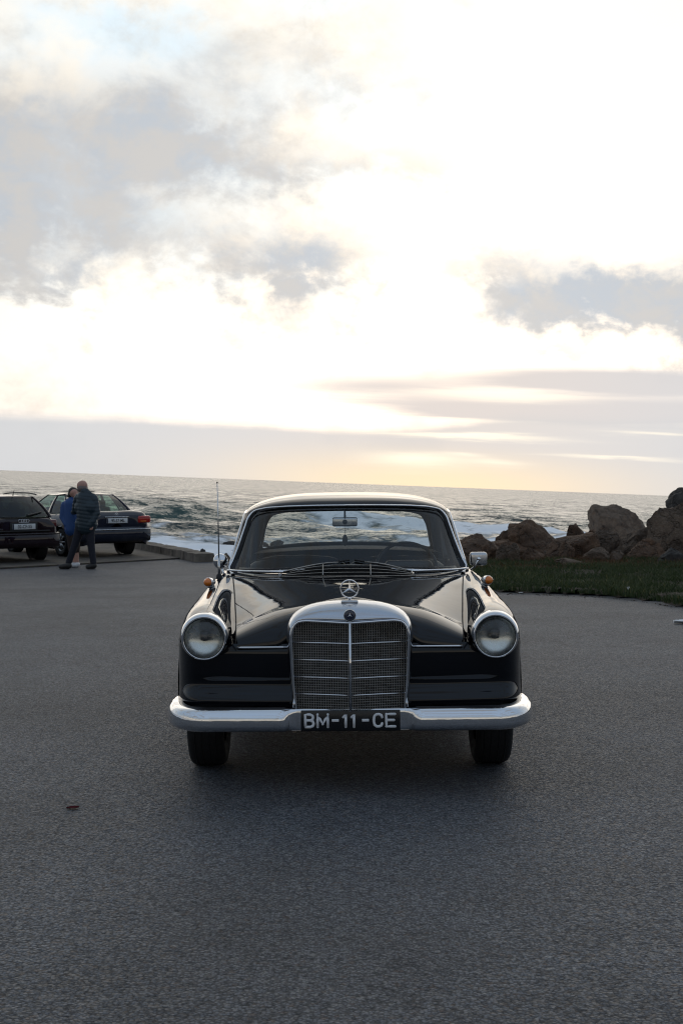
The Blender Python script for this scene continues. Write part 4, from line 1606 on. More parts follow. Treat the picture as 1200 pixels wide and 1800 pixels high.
pillar_defs = [('door_pillar', 2.86, 2.90, .055), ('rear_pillar', 3.80, 3.66, .085)]
for nm, yb, yt_, wd in pillar_defs:
    for s in (-1, 1):
        A = []
        for t in np.linspace(0, 1, 8):
            z = .955 + (1.335 - .955) * t
            y = yb + (yt_ - yb) * t
            w2 = wd * (1 + (1.4 * (1 - t) ** 2 if nm == 'rear_pillar' else 0))
            x = side_x(y, z)
            A.append([(s * (x + .012), y - w2, z), (s * (x + .012), y + w2, z), (s * (x - .045), y + w2 * .9, z), (s * (x - .045), y - w2 * .9, z)])
        MB().grid(np.array(A), close_v=True).build(nm, 'black_paint', car)
        if nm == 'rear_pillar':
            A = []
            for t in np.linspace(0, 1, 10):
                z = .965 + (1.36 - .965) * t
                y0 = yb + (yt_ - yb) * t
                y1 = 4.30 - .33 * t
                A.append([(s * (side_x(y0, z) + .012), y0, z), (s * (side_x(y1, z) + .005 - .02 * t), y1 - .06, z), (s * (side_x(y1, z) - .045 - .01 * t), y1, z), (s * (side_x(y0, z) - .05), y0, z)])
            MB().grid(np.array(A), close_v=True).build('rear_quarter', 'black_paint', car)
for s in (-1, 1):
    for ya, yb, lean in ((2.02, 2.82, .30), (2.93, 3.74, 0)):
        A = []
        for k in range(9):
            row = []
            for j in range(7):
                t = j / 6
                z = .975 + .345 * t
                y = ya + lean * t + (yb - ya - lean * t + (.03 if not lean else .04) * t) * k / 8
                row.append((s * side_x(y, z), y, z))
            A.append(row)
        wnd = MB().grid(np.array(A)).build('side_window', 'clear_glass', car)
        edge = [A[k][0] for k in range(9)] + [A[8][j] for j in range(1, 7)] + [A[k][6] for k in range(7, -1, -1)] + [A[0][j] for j in range(5, 0, -1)]
        MB().tube(edge, .010, 6, closed=True).build('frame', 'chrome', wnd)
    # door skins: handles
    for y in (2.70, 3.62):
        MB().tube([(s * .868, y - .07, .86), (s * .90, y - .06, .865), (s * .905, y, .867), (s * .90, y + .06, .865), (s * .868, y + .07, .86)], .008, 8).build('door_handle', 'chrome', car)
    for y in (1.86, 2.86, 3.80):
        mb = MB()
        mb.tube([(s * float(np.interp(z, [.30, .60, .80, .91, .955], [.872, .8945, .8835, .8435, .795])), y, z) for z in np.linspace(.30, .955, 12)], .004, 5)
        mb.build('door_gap', 'rubber', car)
    MB().tube([(s * (float(cr(YS, KX[6], y)) + .006), y, float(cr(YS, KZ[6], y)) - .02) for y in np.linspace(.55, 4.6, 40)], .006, 6).build('waist_trim', 'chrome', car)

# rear window
def ry(x, z):
    return 4.00 + .95 * (1.33 - z) - .20 * (abs(x) / .66) ** 3


rh = [(0, 1.318), (.30, 1.314), (.50, 1.302), (.568, 1.280), (.604, 1.23), (.640, 1.12), (.662, 1.035), (.654, 1.012), (.56, 1.018), (.30, 1.036), (0, 1.042)]
RO = spline(rh, 60)
rl = np.concatenate([RO, (RO[1:-1] * [-1, 1])[::-1]])
A = []
for x, z in rl:
    A.append([(x * k, ry(x * k, 1.17 + (z - 1.17) * k), 1.17 + (z - 1.17) * k) for k in np.linspace(0, 1, 10)])
rw_ = MB().grid(np.array(A), close_u=True).build('rear_window', 'clear_glass', car)
MB().tube([(x * 1.01, ry(x, z), 1.17 + (z - 1.17) * 1.02) for x, z in rl], .020, 8, closed=True).build('rubber_seal', 'rubber', rw_)
MB().tube([(x * 1.01, ry(x, z) + .02, 1.17 + (z - 1.17) * 1.03) for x, z in rl], .010, 8, closed=True).build('chrome_trim', 'chrome', rw_)
# shelf behind the rear seat, filling down from the window
A = [[(x, 3.60 + .72 * t, 1.000 + .030 * (1 - (x / .68) ** 2) - (.05 if t > .99 else 0)) for t in np.linspace(0, 1, 8)] for x in np.linspace(-.69, .69, 15)]
MB().grid(np.array(A)).build('parcel_shelf', 'headliner', car)
# boot lid and tail
A = [[(x * (.70 + .0 * t), 4.20 + .50 * t, (.965 + .045 * (1 - (x / 1.0) ** 2)) - .11 * t ** 2) for t in np.linspace(0, 1, 10)] for x in np.linspace(-1, 1, 21)]
MB().grid(np.array(A)).build('boot_lid', 'black_paint', car)
A = [[(x * (.79 - .05 * t * t), 4.715 + .02 * math.sin(PI * t) - .03 * abs(x) ** 4, .93 - .62 * t) for t in np.linspace(0, 1, 12)] for x in np.linspace(-1, 1, 21)]
MB().grid(np.array(A)).build('tail_panel', 'black_paint', car)
for s in (-1, 1):
    MB().rbox((s * .66, 4.735, .70), (.19, .05, .13), .02).build('tail_light', 'red_lens', car)
mb = MB()
mb.tube([(x, 4.82 - .10 * (abs(x) / .88) ** 4, .42) for x in np.linspace(-.88, .88, 31)], .05, 10)
mb.build('rear_bumper', 'chrome', car)
# under tray, wheel wells, engine bay wall
mb = MB()
mb.box((0, 2.55, .30), (1.35, 4.1, .03))
mb.box((0, 1.66, .62), (1.36, .03, .62))
mb.box((0, .30, .36), (.9, .3, .03))
for s in (-1, 1):
    mb.box((s * .54, .78, .50), (.03, .95, .40))
    mb.box((s * .70, .86, .70), (.34, .70, .02))
mb.build('under_tray', 'black_trim', car, smooth=False)

# ---- wheels
def wheel(loc, s):
    wh = thing('wheel', None, None)
    wh.parent = car
    wh.location = loc
    t = []
    for a in np.linspace(-1, 1, 25):
        q = a * PI / 2
        hw = .104
        t.append((WR - .004 - .055 * max(0, abs(a) - .55) ** 2 / .2, hw * a * (1 - .12 * max(0, abs(a) - .7))))
    prof_ = [(.20, -.082)] + [(WR - .085, -.092), (WR - .045, -.0975), (WR - .018, -.092), (WR - .004, -.076), (WR, -.05), (WR + .001, 0), (WR, .05), (WR - .004, .076), (WR - .018, .092), (WR - .045, .0975), (WR - .085, .092), (.20, .082)]
    pr = spline(prof_, 48)
    MB().lathe([(r, a) for r, a in pr], (0, 0, 0), 'X', 56).build('tyre', 'rubber', wh)
    mb = MB()
    for off_ in (-.055, -.02, .02, .055):
        mb.tube([(off_, (WR + .001) * math.cos(a), (WR + .001) * math.sin(a)) for a in np.linspace(0, 2 * PI, 49)[:-1]], .003, 4, closed=True)
    mb.build('tread_groove', 'black_trim', wh)
    MB().lathe([(.205, s * .08), (.19, s * .072), (.15, s * .05), (.05, s * .05), (0, s * .05)], (0, 0, 0), 'X', 36).build('rim', 'black_paint', wh)
    MB().lathe([(.145, s * .055), (.13, s * .078), (.09, s * .092), (.04, s * .098), (0, s * .10)], (0, 0, 0), 'X', 36).build('hubcap', 'chrome', wh)


for s in (-1, 1):
    wheel((s * .759, AX_F, WR), s)
    wheel((s * .745, AX_R, WR), s)

# ---- cabin
dash = thing('dashboard', None, None)
dash.parent = car
A = []
for x in np.linspace(-.69, .69, 31):
    row = []
    for t in np.linspace(0, 1, 14):
        q = t * PI * .62
        row.append((x, 1.80 + .30 * (abs(x) / .72) ** 3 * .6 + .30 * math.sin(q * .8), .955 + .035 * math.sin(q) - .22 * max(0, t - .6)))
    A.append(row)
MB().grid(np.array(A)).build('top_roll', 'leather', dash)
MB().rbox((.385, 2.07, .985), (.30, .14, .085), .03, 4).build('instrument_hood', 'black_trim', dash)
swh = thing('steering_wheel', None, None)
swh.parent = car
swh.location = (.385, 2.36, .952)
swh.rotation_euler = (R(-32), 0, 0)
MB().tube([(.200 * math.cos(a), 0, .200 * math.sin(a)) for a in np.linspace(0, 2 * PI, 61)[:-1]], .0105, 8, closed=True).build('rim', 'black_trim', swh)
MB().tube([(.130 * math.cos(a), -.012, .130 * math.sin(a)) for a in np.linspace(PI * 1.05, PI * 1.95, 31)], .005, 6).build('horn_ring', 'chrome', swh)
mb = MB()
for a in (R(0), R(180), R(270)):
    mb.tube([(0, -.01, 0), (.195 * math.cos(a), 0, .195 * math.sin(a))], .010, 6)
mb.lathe([(0, -.03), (.03, -.028), (.045, -.01), (.045, .02)], (0, 0, 0), 'Y', 20)
mb.build('spokes', 'black_trim', swh)
MB().tube([(.385, 2.34, .94), (.385, 1.95, .80)], .03, 8).build('steering_column', 'black_trim', car)


def seat_back(name, xc, wv, y0, zb, zt, th=.16):
    A = []
    for x in np.linspace(-1, 1, 25):
        row = []
        crown = .035 * (1 - abs(x) ** 3) - .03 * abs(x) ** 6
        wavy = .004 * math.sin(x * 11)
        for t in np.linspace(0, 1, 22):
            a = t * 2 * PI
            row.append((xc + x * wv, y0 + .5 * th * math.cos(a) + (.08 * math.sin(a)), (zb + zt) / 2 + (zt + crown + wavy - zb) / 2 * math.copysign(abs(math.sin(a)) ** .6, math.sin(a)) + crown * .5))
        A.append(row)
    return MB().grid(np.array(A), close_v=True).build(name, 'leather', car)


seat_back('front_seat', -.34, .33, 2.90, .45, .985)
seat_back('front_seat', .34, .33, 2.90, .45, .975)
seat_back('rear_seat', 0, .66, 3.55, .45, .985)
for xc in (-.34, .34):
    sp_ = MB()
    sp_.tube([(xc + x * .32, 2.80, 1.012 + .030 * (1 - abs(x) ** 3) - .028) for x in np.linspace(-1, 1, 15)], .005, 6)
    sp_.build('seat_piping', 'shorts_brown', car)
# inside mirror
mir = thing('rear_view_mirror', None, None)
mir.parent = car
mir.location = (-.015, 2.13, 1.272)
MB().rbox((0, 0, 0), (.158, .022, .058), .012, 4).build('shell', 'dull_chrome', mir)
MB().rbox((0, .0125, 0), (.145, .004, .048), .002, 2).build('mirror_face', 'black_trim', mir)
MB().tube([(0, 0, 0), (0, -.01, .04), (0, -.01, .105)], .006, 8).build('stem', 'black_trim', mir)
MB().lathe([(0, -.03), (.012, -.028), (.016, -.012), (.013, 0)], (0, 0, 0), 'Y', 14).build('knuckle', 'black_trim', mir)
# pendant hanging from the mirror: a thing of its own
fr = thing('air_freshener', 'small dark oval pendant hanging from the inside mirror of the black saloon', 'air freshener', (-.022, 2.15, 1.155))
mb = MB()
A = [[(.017 * math.sin(v_) * math.cos(u_), .006 * math.sin(v_) * math.sin(u_), .037 * math.cos(v_)) for v_ in np.linspace(0, PI, 14)] for u_ in np.linspace(0, 2 * PI, 21)[:-1]]
mb.grid(np.array(A), close_u=True)
mb.build('pendant', 'black_trim', fr)
MB().rbox((-.014, 0, -.024), (.020, .01, .018), .006).build('tag', 'black_trim', fr)
MB().tube([(0, 0, .036), (.004, -.01, .118)], .0012, 5).build('cord', 'black_trim', fr)

# ---- wipers, aerial, door mirrors
for s, x0, x1 in ((-1, -.405, -.055), (1, .385, .10)):
    wp = thing('wiper', None, None)
    wp.parent = car
    pts = []
    for t in np.linspace(0, 1, 12):
        x = x0 + (x1 - x0) * t
        z = .988 + .056 * math.sin(t * PI / 2) ** 1.1
        pts.append((x, wy(x, z) - .050 - .01 * math.sin(PI * t), z))
    MB().tube(pts, [.0055 - .0025 * t for t in np.linspace(0, 1, 12)], 8).build('arm', 'mesh_metal', wp)
    pts = [(x0 + (x1 - x0) * t + .03 * (1 if s < 0 else -1), wy(x0, 1.02) - .03, 1.000 + .050 * t) for t in np.linspace(.25, 1.1, 10)]
    MB().tube([(p[0], wy(p[0], p[2]) - .018, p[2]) for p in pts], .0055, 6).build('blade', 'rubber', wp)
    MB().lathe([(0, 1.004), (.008, 1.0), (.010, .99), (.010, .965)], (x0, wy(x0, .99) - .055, 0), 'Z', 14).build('pivot', 'chrome', wp)
ant = thing('aerial', None, None)
ant.parent = car
ax, ay = -.772, 1.62
MB().lathe([(0, .985), (.012, .98), (.018, .965), (.020, .95)], (ax, ay, 0), 'Z', 14).build('base', 'rubber', ant)
MB().tube([(ax, ay, .96), (ax, ay, 1.075)], .0075, 8).build('sleeve', 'dull_chrome', ant)
MB().tube([(ax, ay, 1.05), (ax - .002, ay, 1.30), (ax - .006, ay, 1.528)], [.0042, .0036, .0028], 6).build('rod', 'dull_chrome', ant)
MB().lathe([(0, 1.534), (.004, 1.532), (.0048, 1.528), (.003, 1.523)], (ax - .006, ay, 0), 'Z', 8).build('tip', 'rubber', ant)
for s in (-1, 1):
    dm_ = thing('door_mirror', None, None)
    dm_.parent = car
    if s < 0:
        dm_.location = (-.80, 2.06, 1.033)
        A = [[(.047 * math.cos(u_) * math.sin(v_), .032 * -math.cos(v_) if v_ < PI / 2 else .0, .048 * math.sin(u_) * math.sin(v_)) for v_ in np.linspace(0.01, PI - .01, 16)] for u_ in np.linspace(0, 2 * PI, 33)[:-1]]
        MB().grid(np.array(A), close_u=True).build('shell', 'chrome', dm_)
        MB().tube([(.01, .0, -.03), (.015, -.01, -.075), (.04, -.01, -.10)], .008, 8).build('stalk', 'chrome', dm_)
    else:
        dm_.location = (.823, 2.06, 1.035)
        mb = MB()
        mb.rbox((0, 0, 0), (.110, .045, .085), .018, 5)
        mb.build('shell', 'dull_chrome', dm_)
        MB().tube([(.0, -.035, .0), (-.008, -.04, -.012), (-.025, -.035, -.045), (-.06, -.02, -.075)], .006, 8).build('stalk', 'chrome', dm_)
        MB().lathe([(0, -.045), (.01, -.043), (.013, -.03), (.013, -.02)], (0, 0, 0), 'Y', 12).build('knuckle', 'chrome', dm_)

# ================================================================== PARKED CARS BY THE SEA WALL
def modern_car(name, label, cat, loc, rz, P):
    """local frame: rear axle at the origin, nose towards +y"""
    t = thing(name, label, cat, loc, rz)
    pm = P['paint']
    ys_ = np.unique(np.r_[np.linspace(P['y0'], P['y0'] + .3, 14), np.linspace(P['y0'] + .3, P['y1'] - .3, 70), np.linspace(P['y1'] - .3, P['y1'], 14)])
    A = []
    for y in ys_:
        zt = float(cr(P['top_y'], P['top_z'], y))
        hw = float(cr(P['w_y'], P['w'], y))
        zl = .24
        for ya in (0, P['wb']):
            if abs(y - ya) < .36:
                zl = max(zl, .30 + math.sqrt(.36 ** 2 - (y - ya) ** 2))
        k = 1.0
        d_end = min(y - P['y0'], P['y1'] - y)
        if d_end < .14:
            k = 1 - .10 * (1 - d_end / .14) ** 2.5
        zs = [zl, zl + (.50 - zl) * .5 if zl < .5 else zl + .004, max(.52, zl + .01), .66, .78, zt - .075, zt - .022, zt, zt + .012]
        xx = [hw - .05, hw - .008, hw, hw, hw - .012, hw - .06 * P.get('sh', 1), hw - .11 * P.get('sh', 1), hw - .22 * P.get('sh', 1), 0]
        h = spline(np.stack([xx, zs], 1), 40)
        row = [(x * k, y, .60 + (z - .60) * k) for x, z in h] + [(-x * k, y, .60 + (z - .60) * k) for x, z in h[::-1][1:]]
        A.append(row)
    A = np.array(A)
    for e, sg in ((0, -1), (-1, 1)):
        c_ = A[e].mean(0)
        c_[0] = 0
        cap = [A[e] * (1 - q) + (c_ + [0, sg * .012, 0]) * q for q in (.03, .4, 1.0)]
        cap[0][:, 1] += sg * .008
        A = np.concatenate([np.array(cap)[::-1], A]) if e == 0 else np.concatenate([A, np.array(cap)])
    MB().grid(A).build('body', pm, t)
    # glass house
    gb, gt = P['gb'], P['gt']            # base and top outlines: (half width rear, half width front, y rear, y front, z)

    def gp_(s, v, u):
        """point on the glass house side s, v along (0 rear..1 front), u up"""
        yb = gb[2] + (gb[3] - gb[2]) * v
        yt = gt[2] + (gt[3] - gt[2]) * v
        bow = .03 * math.sin(PI * v)
        xb = gb[0] + (gb[1] - gb[0]) * v + bow
        xt = gt[0] + (gt[1] - gt[0]) * v + bow
        uu = u + .12 * math.sin(PI * u) * .5
        return (s * (xb + (xt - xb) * u ** 1.2), yb + (yt - yb) * u, gb[4] + (gt[4] - gb[4]) * uu)

    def end_p(v, u, front):
        """front or rear screen, v across -1..1"""
        i = 1 if front else 0
        yb, yt = gb[2 + i], gt[2 + i]
        bowb = (.16 if front else P.get('rear_bow', -.10)) * (1 - v * v)
        y = yb + (yt - yb) * u + bowb * (1 - .4 * u)
        x = v * (gb[i] + (gt[i] - gb[i]) * u ** 1.2)
        uu = u + .12 * math.sin(PI * u) * .5
        return (x, y, gb[4] + (gt[4] - gb[4]) * uu)

    rt = []
    for v in np.linspace(0, 1, 24):
        L_ = np.array(gp_(-1, v, 1))
        R_ = np.array(gp_(1, v, 1))
        fy = (v - .5) * 2
        row = []
        for a in np.linspace(-1, 1, 21):
            q = (L_ + R_) / 2 + (R_ - L_) / 2 * a
            yy_ = (.10 * .6 if fy > 0 else -.06) * (1 - a * a) * abs(fy) ** 3
            row.append((q[0] * 1.015, q[1] + yy_, q[2] + .045 * (1 - abs(a) ** 2.6) * (1 - .75 * abs(fy) ** 4) - .004))
        rt.append(row)
    rt = np.array(rt)
    MB().grid(rt).build('roof', pm, t)
    lo = rt.copy()
    lo[:, :, 2] -= .02
    lo[:, :, 0] *= .98
    MB().grid(lo, flip=True).build('headlining', 'plastic_grey', t)
    # pillars
    for s in (-1, 1):
        for v0, v1 in P['pillars']:
            B = []
            for u in np.linspace(0, 1.0, 8):
                a_, b_ = gp_(s, v0 if u < .5 or v0 > .05 else v0, u), gp_(s, v1, u)
                B.append([a_, b_, (b_[0] - s * .03, b_[1], b_[2]), (a_[0] - s * .03, a_[1], a_[2])])
            MB().grid(np.array(B), close_v=True).build('pillar', pm, t)
        for k in range(len(P['pillars']) - 1):
            v0, v1 = P['pillars'][k][1], P['pillars'][k + 1][0]
            B = np.array([[gp_(s, v, u) for u in np.linspace(.03, .97, 8)] for v in np.linspace(v0, v1, 8)])
            B[:, :, 0] -= s * .012
            MB().grid(B).build('side_window', P['glass'], t)
        # end pillar halves wrapping to the screens
        for front in (False, True):
            B = np.array([[end_p(s * v, u, front) for u in np.linspace(0, 1, 8)] for v in (1.0, .96, .91)])
            MB().grid(B).build('screen_pillar', pm, t)
        MB().tube([gp_(s, v, 0) for v in np.linspace(.02, .98, 14)], .012, 6).build('waist_seal', 'black_trim', t)
    for front, nm in ((False, 'rear_window'), (True, 'windscreen')):
        B = np.array([[end_p(v, u, front) for u in np.linspace(.02, .985, 12)] for v in np.linspace(-.91, .91, 21)])
        MB().grid(B).build(nm, P['rear_glass'] if not front else P['glass'], t)
    B = np.array([[end_p(v, u, False) for u in (.93, 1.0)] for v in np.linspace(-.95, .95, 15)])
    B[:, :, 1] -= .003
    MB().grid(B).build('rear_header', pm, t)
    # cabin
    mb = MB()
    mb.box((0, (gb[2] + gb[3]) / 2, .55), (1.45, gb[3] - gb[2] - .1, .5))
    mb.build('cabin_floor', 'black_trim', t, smooth=False)
    for y in P['seats']:
        for s in (-1, 1):
            MB().rbox((s * .36, y, .85), (.50, .16, .50), .06, 3).build('seat', 'plastic_grey', t)
            MB().rbox((s * .36, y - .02, 1.16), (.26, .09, .17), .04, 3).build('headrest', 'plastic_grey', t)
    # wheels
    for ya in (0, P['wb']):
        for s in (-1, 1):
            wh = thing('wheel', None, None)
            wh.parent = t
            wh.location = (s * P['track'], ya, .31)
            pr = spline([(.20, -.08), (.25, -.098), (.295, -.095), (.31, -.06), (.312, 0), (.31, .06), (.295, .095), (.25, .098), (.20, .08)], 26)
            MB().lathe([(r, a) for r, a in pr], (0, 0, 0), 'X', 36).build('tyre', 'rubber', wh)
            mb = MB()
            mb.lathe([(.208, s * .088), (.195, s * .082), (.185, s * .06)], (0, 0, 0), 'X', 36)
            mb.lathe([(.05, s * .085), (.03, s * .092), (0, s * .092)], (0, 0, 0), 'X', 20)
            for k in range(P['spokes']):
                a = 2 * PI * k / P['spokes']
                mb.tube([(s * .085, .04 * math.cos(a), .04 * math.sin(a)), (s * .080, .195 * math.cos(a), .195 * math.sin(a))], [.024, .020], 6)
            mb.build('rim', 'alloy', wh)
            MB().lathe([(.19, s * .05), (0, s * .05)], (0, 0, 0), 'X', 28).build('brake_disc', 'black_trim', wh)
            MB().lathe([(.35, s * -.12), (.352, s * .06), (.36, s * .09)], (0, 0, 0), 'X', 32).build('wheel_well', 'black_trim', wh)
    mb = MB()
    mb.box((0, (P['y0'] + P['y1']) / 2, .30), (1.5, P['y1'] - P['y0'] - .5, .04))
    mb.build('under_tray', 'black_trim', t, smooth=False)
    # plate
    py_ = P['plate_y']
    pl = MB().rbox((0, py_, P['plate_z']), (.52, .014, .115), .005, 2).build('number_plate', 'plate_white', t)
    MB().box((-.243, py_ - .0075, P['plate_z']), (.034, .002, .112)).build('country_band', 'badge_blue', pl, smooth=False)
    text_mesh('lettering', P['plate'], .098, 'letter_black', pl, (.018, py_ - .0085, P['plate_z'] - .002), extrude=.001, bold=.0015, sx=.86)
    return t, gp_, end_p


navy = dict(paint='navy_paint', glass='green_glass', rear_glass='green_glass', y0=-1.10, y1=3.66, wb=2.83, track=.77, spokes=8,
            top_y=[-1.10, -1.0, -.6, 0, 1.2, 2.2, 3.0, 3.45, 3.66], top_z=[.945, .985, .985, .965, .955, .94, .86, .78, .68],
            w_y=[-1.1, -.6, 0, 1.5, 3.0, 3.66], w=[.84, .885, .895, .90, .885, .80],
            gb=(.70, .70, -.52, 2.20, .955), gt=(.53, .54, .12, 1.38, 1.385), pillars=[(-.02, .17), (.20, .225), (.50, .55), (.965, 1.02)],
            seats=(.45, 1.35), plate_y=-1.128, plate_z=.80, plate='95-57-ML')
sx, sd = -5.77, 33.05
sed, gps, eps = modern_car('parked_saloon', 'dark navy saloon with red rear lamps parked nose away beside the sea wall', 'car', (sx, sd - 6.9, float(zg(sx, sd)) + .052), R(36), navy)
for s in (-1, 1):
    lamp = MB().rbox((s * .695, -1.075, .815), (.33, .12, .165), .045, 4).build('tail_light', 'red_lens', sed)
    mb = MB()
    for k in range(4):
        mb.box((s * .70, -1.137, .757 + k * .036), (.30, .006, .005))
    mb.build('lamp_rib', 'red_lens', lamp, smooth=False)
    MB().rbox((s * .66, -1.136, .775), (.14, .008, .022), .003).build('reverse_lens', 'amber_lens', lamp)
    MB().rbox((s * .98, 1.92, 1.0), (.18, .09, .12), .035, 3).build('door_mirror', 'navy_paint', sed)
    for y in (.45, 1.42):
        MB().tube([(s * .885, y - .10, .80), (s * .905, y, .805), (s * .885, y + .10, .80)], .012, 6).build('door_handle', 'navy_paint', sed)
    for y in (-.30, .72, 1.75):
        MB().tube([(s * float(np.interp(z, [.32, .52, .78, .90], [.893, .904, .892, .842])), y + (.0 if z > .5 else .0), z) for z in np.linspace(.32, .90, 8)], .004, 4).build('door_gap', 'rubber', sed)
    MB().tube([(s * .906, y, .55) for y in np.linspace(.35, 2.5, 12)], .02, 6).build('side_trim', 'black_trim', sed)
bp = [(x, -1.165 + .16 * abs(x / .9) ** 4, .50) for x in np.linspace(-.89, .89, 25)]
A = np.array([[(x, y + o_, z + h_) for o_, h_ in ((.05, .16), (-.02, .145), (-.045, .06), (-.045, -.05), (-.02, -.16), (.06, -.19))] for x, y, z in bp])
MB().grid(A).build('rear_bumper', 'navy_paint', sed)
MB().tube([(x * 1.005, y - .045, z + .10) for x, y, z in bp], .014, 6).build('bumper_strip', 'dull_chrome', sed)
MB().tube([(x, -1.118, .885) for x in np.linspace(-.30, .30, 7)], .012, 6).build('boot_handle', 'dull_chrome', sed)
em = MB().tube([(.036 * math.cos(a), -1.100, .935 + .036 * math.sin(a)) for a in np.linspace(0, 2 * PI, 25)[:-1]], .005, 6, closed=True).build('emblem_ring', 'chrome', sed)
star((0, .935), .036, .006, 'chrome', 'emblem_star', em, -1.100, .004)
text_mesh('lettering', 'E 300', .055, 'dull_chrome', sed, (-.48, -1.120, .918), extrude=.002)
MB().rbox((-.28, .55, 1.452), (.02, .85, .012), .005).build('sunroof_edge', 'black_trim', sed)
MB().rbox((0, .95, 1.452), (.80, .30, .020), .008).build('sunroof_wind_deflector', 'dark_glass', sed)

estate = dict(rear_bow=-.15, sh=1.35, paint='plum_paint', glass='dark_glass', rear_glass='dark_glass', y0=-.93, y1=3.45, wb=2.62, track=.74, spokes=10,
              top_y=[-.93, -.6, 0, 1.2, 2.0, 2.8, 3.2, 3.45], top_z=[.93, .95, .95, .945, .94, .86, .78, .68],
              w_y=[-.93, -.5, 0, 1.5, 2.8, 3.45], w=[.80, .855, .866, .868, .855, .77],
              gb=(.69, .68, -.82, 2.05, .935), gt=(.475, .50, -.36, 1.30, 1.375), pillars=[(-.02, .06), (.30, .33), (.60, .64), (.97, 1.02)],
              seats=(.35, 1.25), plate_y=-.962, plate_z=.745, plate='02-CF-55')
ex, ed = -7.31, 30.75
est, gpe, epe = modern_car('parked_estate', 'dark plum estate car with rear wiper at the left edge of the car park', 'car', (ex, ed - 6.9, float(zg(ex, ed)) + .052), R(37), estate)
for s in (-1, 1):
    MB().rbox((s * .66, -.885, .80), (.24, .09, .17), .04, 4).build('tail_light', 'plum_lens', est)
    rail = MB().tube([(s * .50, y, 1.455 - .05 * abs((y - .4) / .95) ** 3) for y in np.linspace(-.5, 1.2, 18)], .014, 6).build('roof_rail', 'black_trim', est)
    MB().rbox((s * .93, 1.80, .99), (.16, .09, .11), .035, 3).build('door_mirror', 'plum_paint', est)
    for y in (.40, 1.35):
        MB().tube([(s * .852, y - .10, .80), (s * .874, y, .805), (s * .852, y + .10, .80)], .012, 6).build('door_handle', 'plum_paint', est)
bp = [(x, -.985 + .17 * abs(x / .87) ** 4, .46) for x in np.linspace(-.865, .865, 25)]
A = np.array([[(x, y + o_, z + h_) for o_, h_ in ((.06, .15), (-.02, .14), (-.04, .06), (-.04, -.06), (-.02, -.15), (.06, -.17))] for x, y, z in bp])
MB().grid(A).build('rear_bumper', 'plum_paint', est)
MB().tube([(x * 1.004, y - .035, z + .125) for x, y, z in bp], .012, 6).build('bumper_strip', 'plum_paint', est)
for k in range(4):
    MB().tube([(-.0825 + k * .055 + .036 * math.cos(a), -.958, .865 + .036 * math.sin(a)) for a in np.linspace(0, 2 * PI, 21)[:-1]], .0055, 6, closed=True).build('emblem_ring', 'chrome', est)
MB().rbox((0, -.954, .745), (.62, .012, .17), .008).build('plate_recess', 'black_trim', est)
MB().rbox((0, -.955, .650), (1.2, .02, .03), .008).build('tailgate_edge', 'black_trim', est)
wpr = []
for t_ in np.linspace(0, 1, 10):
    q = epe(.10 + .62 * t_, .08 + .14 * t_, False)
    wpr.append((q[0], q[1] - .03, q[2]))
MB().tube(wpr, [.022 - .009 * t_ for t_ in np.linspace(0, 1, 10)], 6).build('rear_wiper', 'black_trim', est)
MB().tube([(0, -.42, 1.40), (0, -.45, 1.47), (0, -.50, 1.54)], [.014, .006, .004], 6).build('roof_aerial', 'black_trim', est)
text_mesh('lettering', 'A4', .06, 'dull_chrome', est, (-.50, -.955, .70), extrude=.002)

# ================================================================== THE COUPLE BESIDE THE CARS
px_, pd_ = -5.10, 28.1
man = thing('person', 'bald person in dark teal quilted jacket and navy trousers, arm round a companion', 'person', (px_, pd_ - 6.9, float(zg(px_, pd_))))
skin_caps = [((-.06, .03, 1.47), (-.075, .05, 1.56), .062, .058), ((-.075, .06, 1.655), (-.055, .045, 1.66), .098, .102), ((-.10, .10, 1.60), (-.09, .09, 1.62), .066, .08),
             ((-.178, .148, 1.615), (-.16, .13, 1.645), .016, .014), ((.02, .10, 1.635), (.022, .105, 1.655), .018, .018), ((-.135, -.02, 1.635), (-.135, -.015, 1.655), .018, .018),
             ((0, 0, 1.40), (0, .02, .95), .12, .12), ((-.06, .02, .93), (-.20, .05, .52), .075, .06), ((-.20, .05, .52), (-.36, .08, .10), .055, .04),
             ((.08, .0, .93), (.10, .0, .50), .075, .06), ((.10, .0, .50), (.15, .0, .10), .055, .04),
             ((-.36, .06, .06), (-.50, .10, .045), .045, .035), ((.15, .0, .06), (.05, -.03, .045), .045, .035),
             ((.19, -.03, 1.40), (.225, -.07, 1.12), .05, .045), ((.225, -.07, 1.12), (.16, -.13, .90), .042, .03),
             ((-.17, .08, 1.40), (-.24, .20, 1.16), .05, .045), ((-.24, .20, 1.16), (-.32, .42, 1.12), .042, .03)]
for k, (fx, fy) in enumerate(((-.03, 0), (-.012, .01), (.006, .012), (.022, .01))):
    skin_caps.append(((.155 + fx * .8, -.135 + fy, .875), (.15 + fx, -.15 + fy, .815), .011, .009))
    skin_caps.append(((.15 + fx, -.15 + fy, .815), (.14 + fx, -.135 + fy, .78), .009, .008))
skin_caps.append(((.125, -.13, .88), (.105, -.15, .835), .012, .010))
bd = remesh('body', skin_caps, .012, 'skin', man)
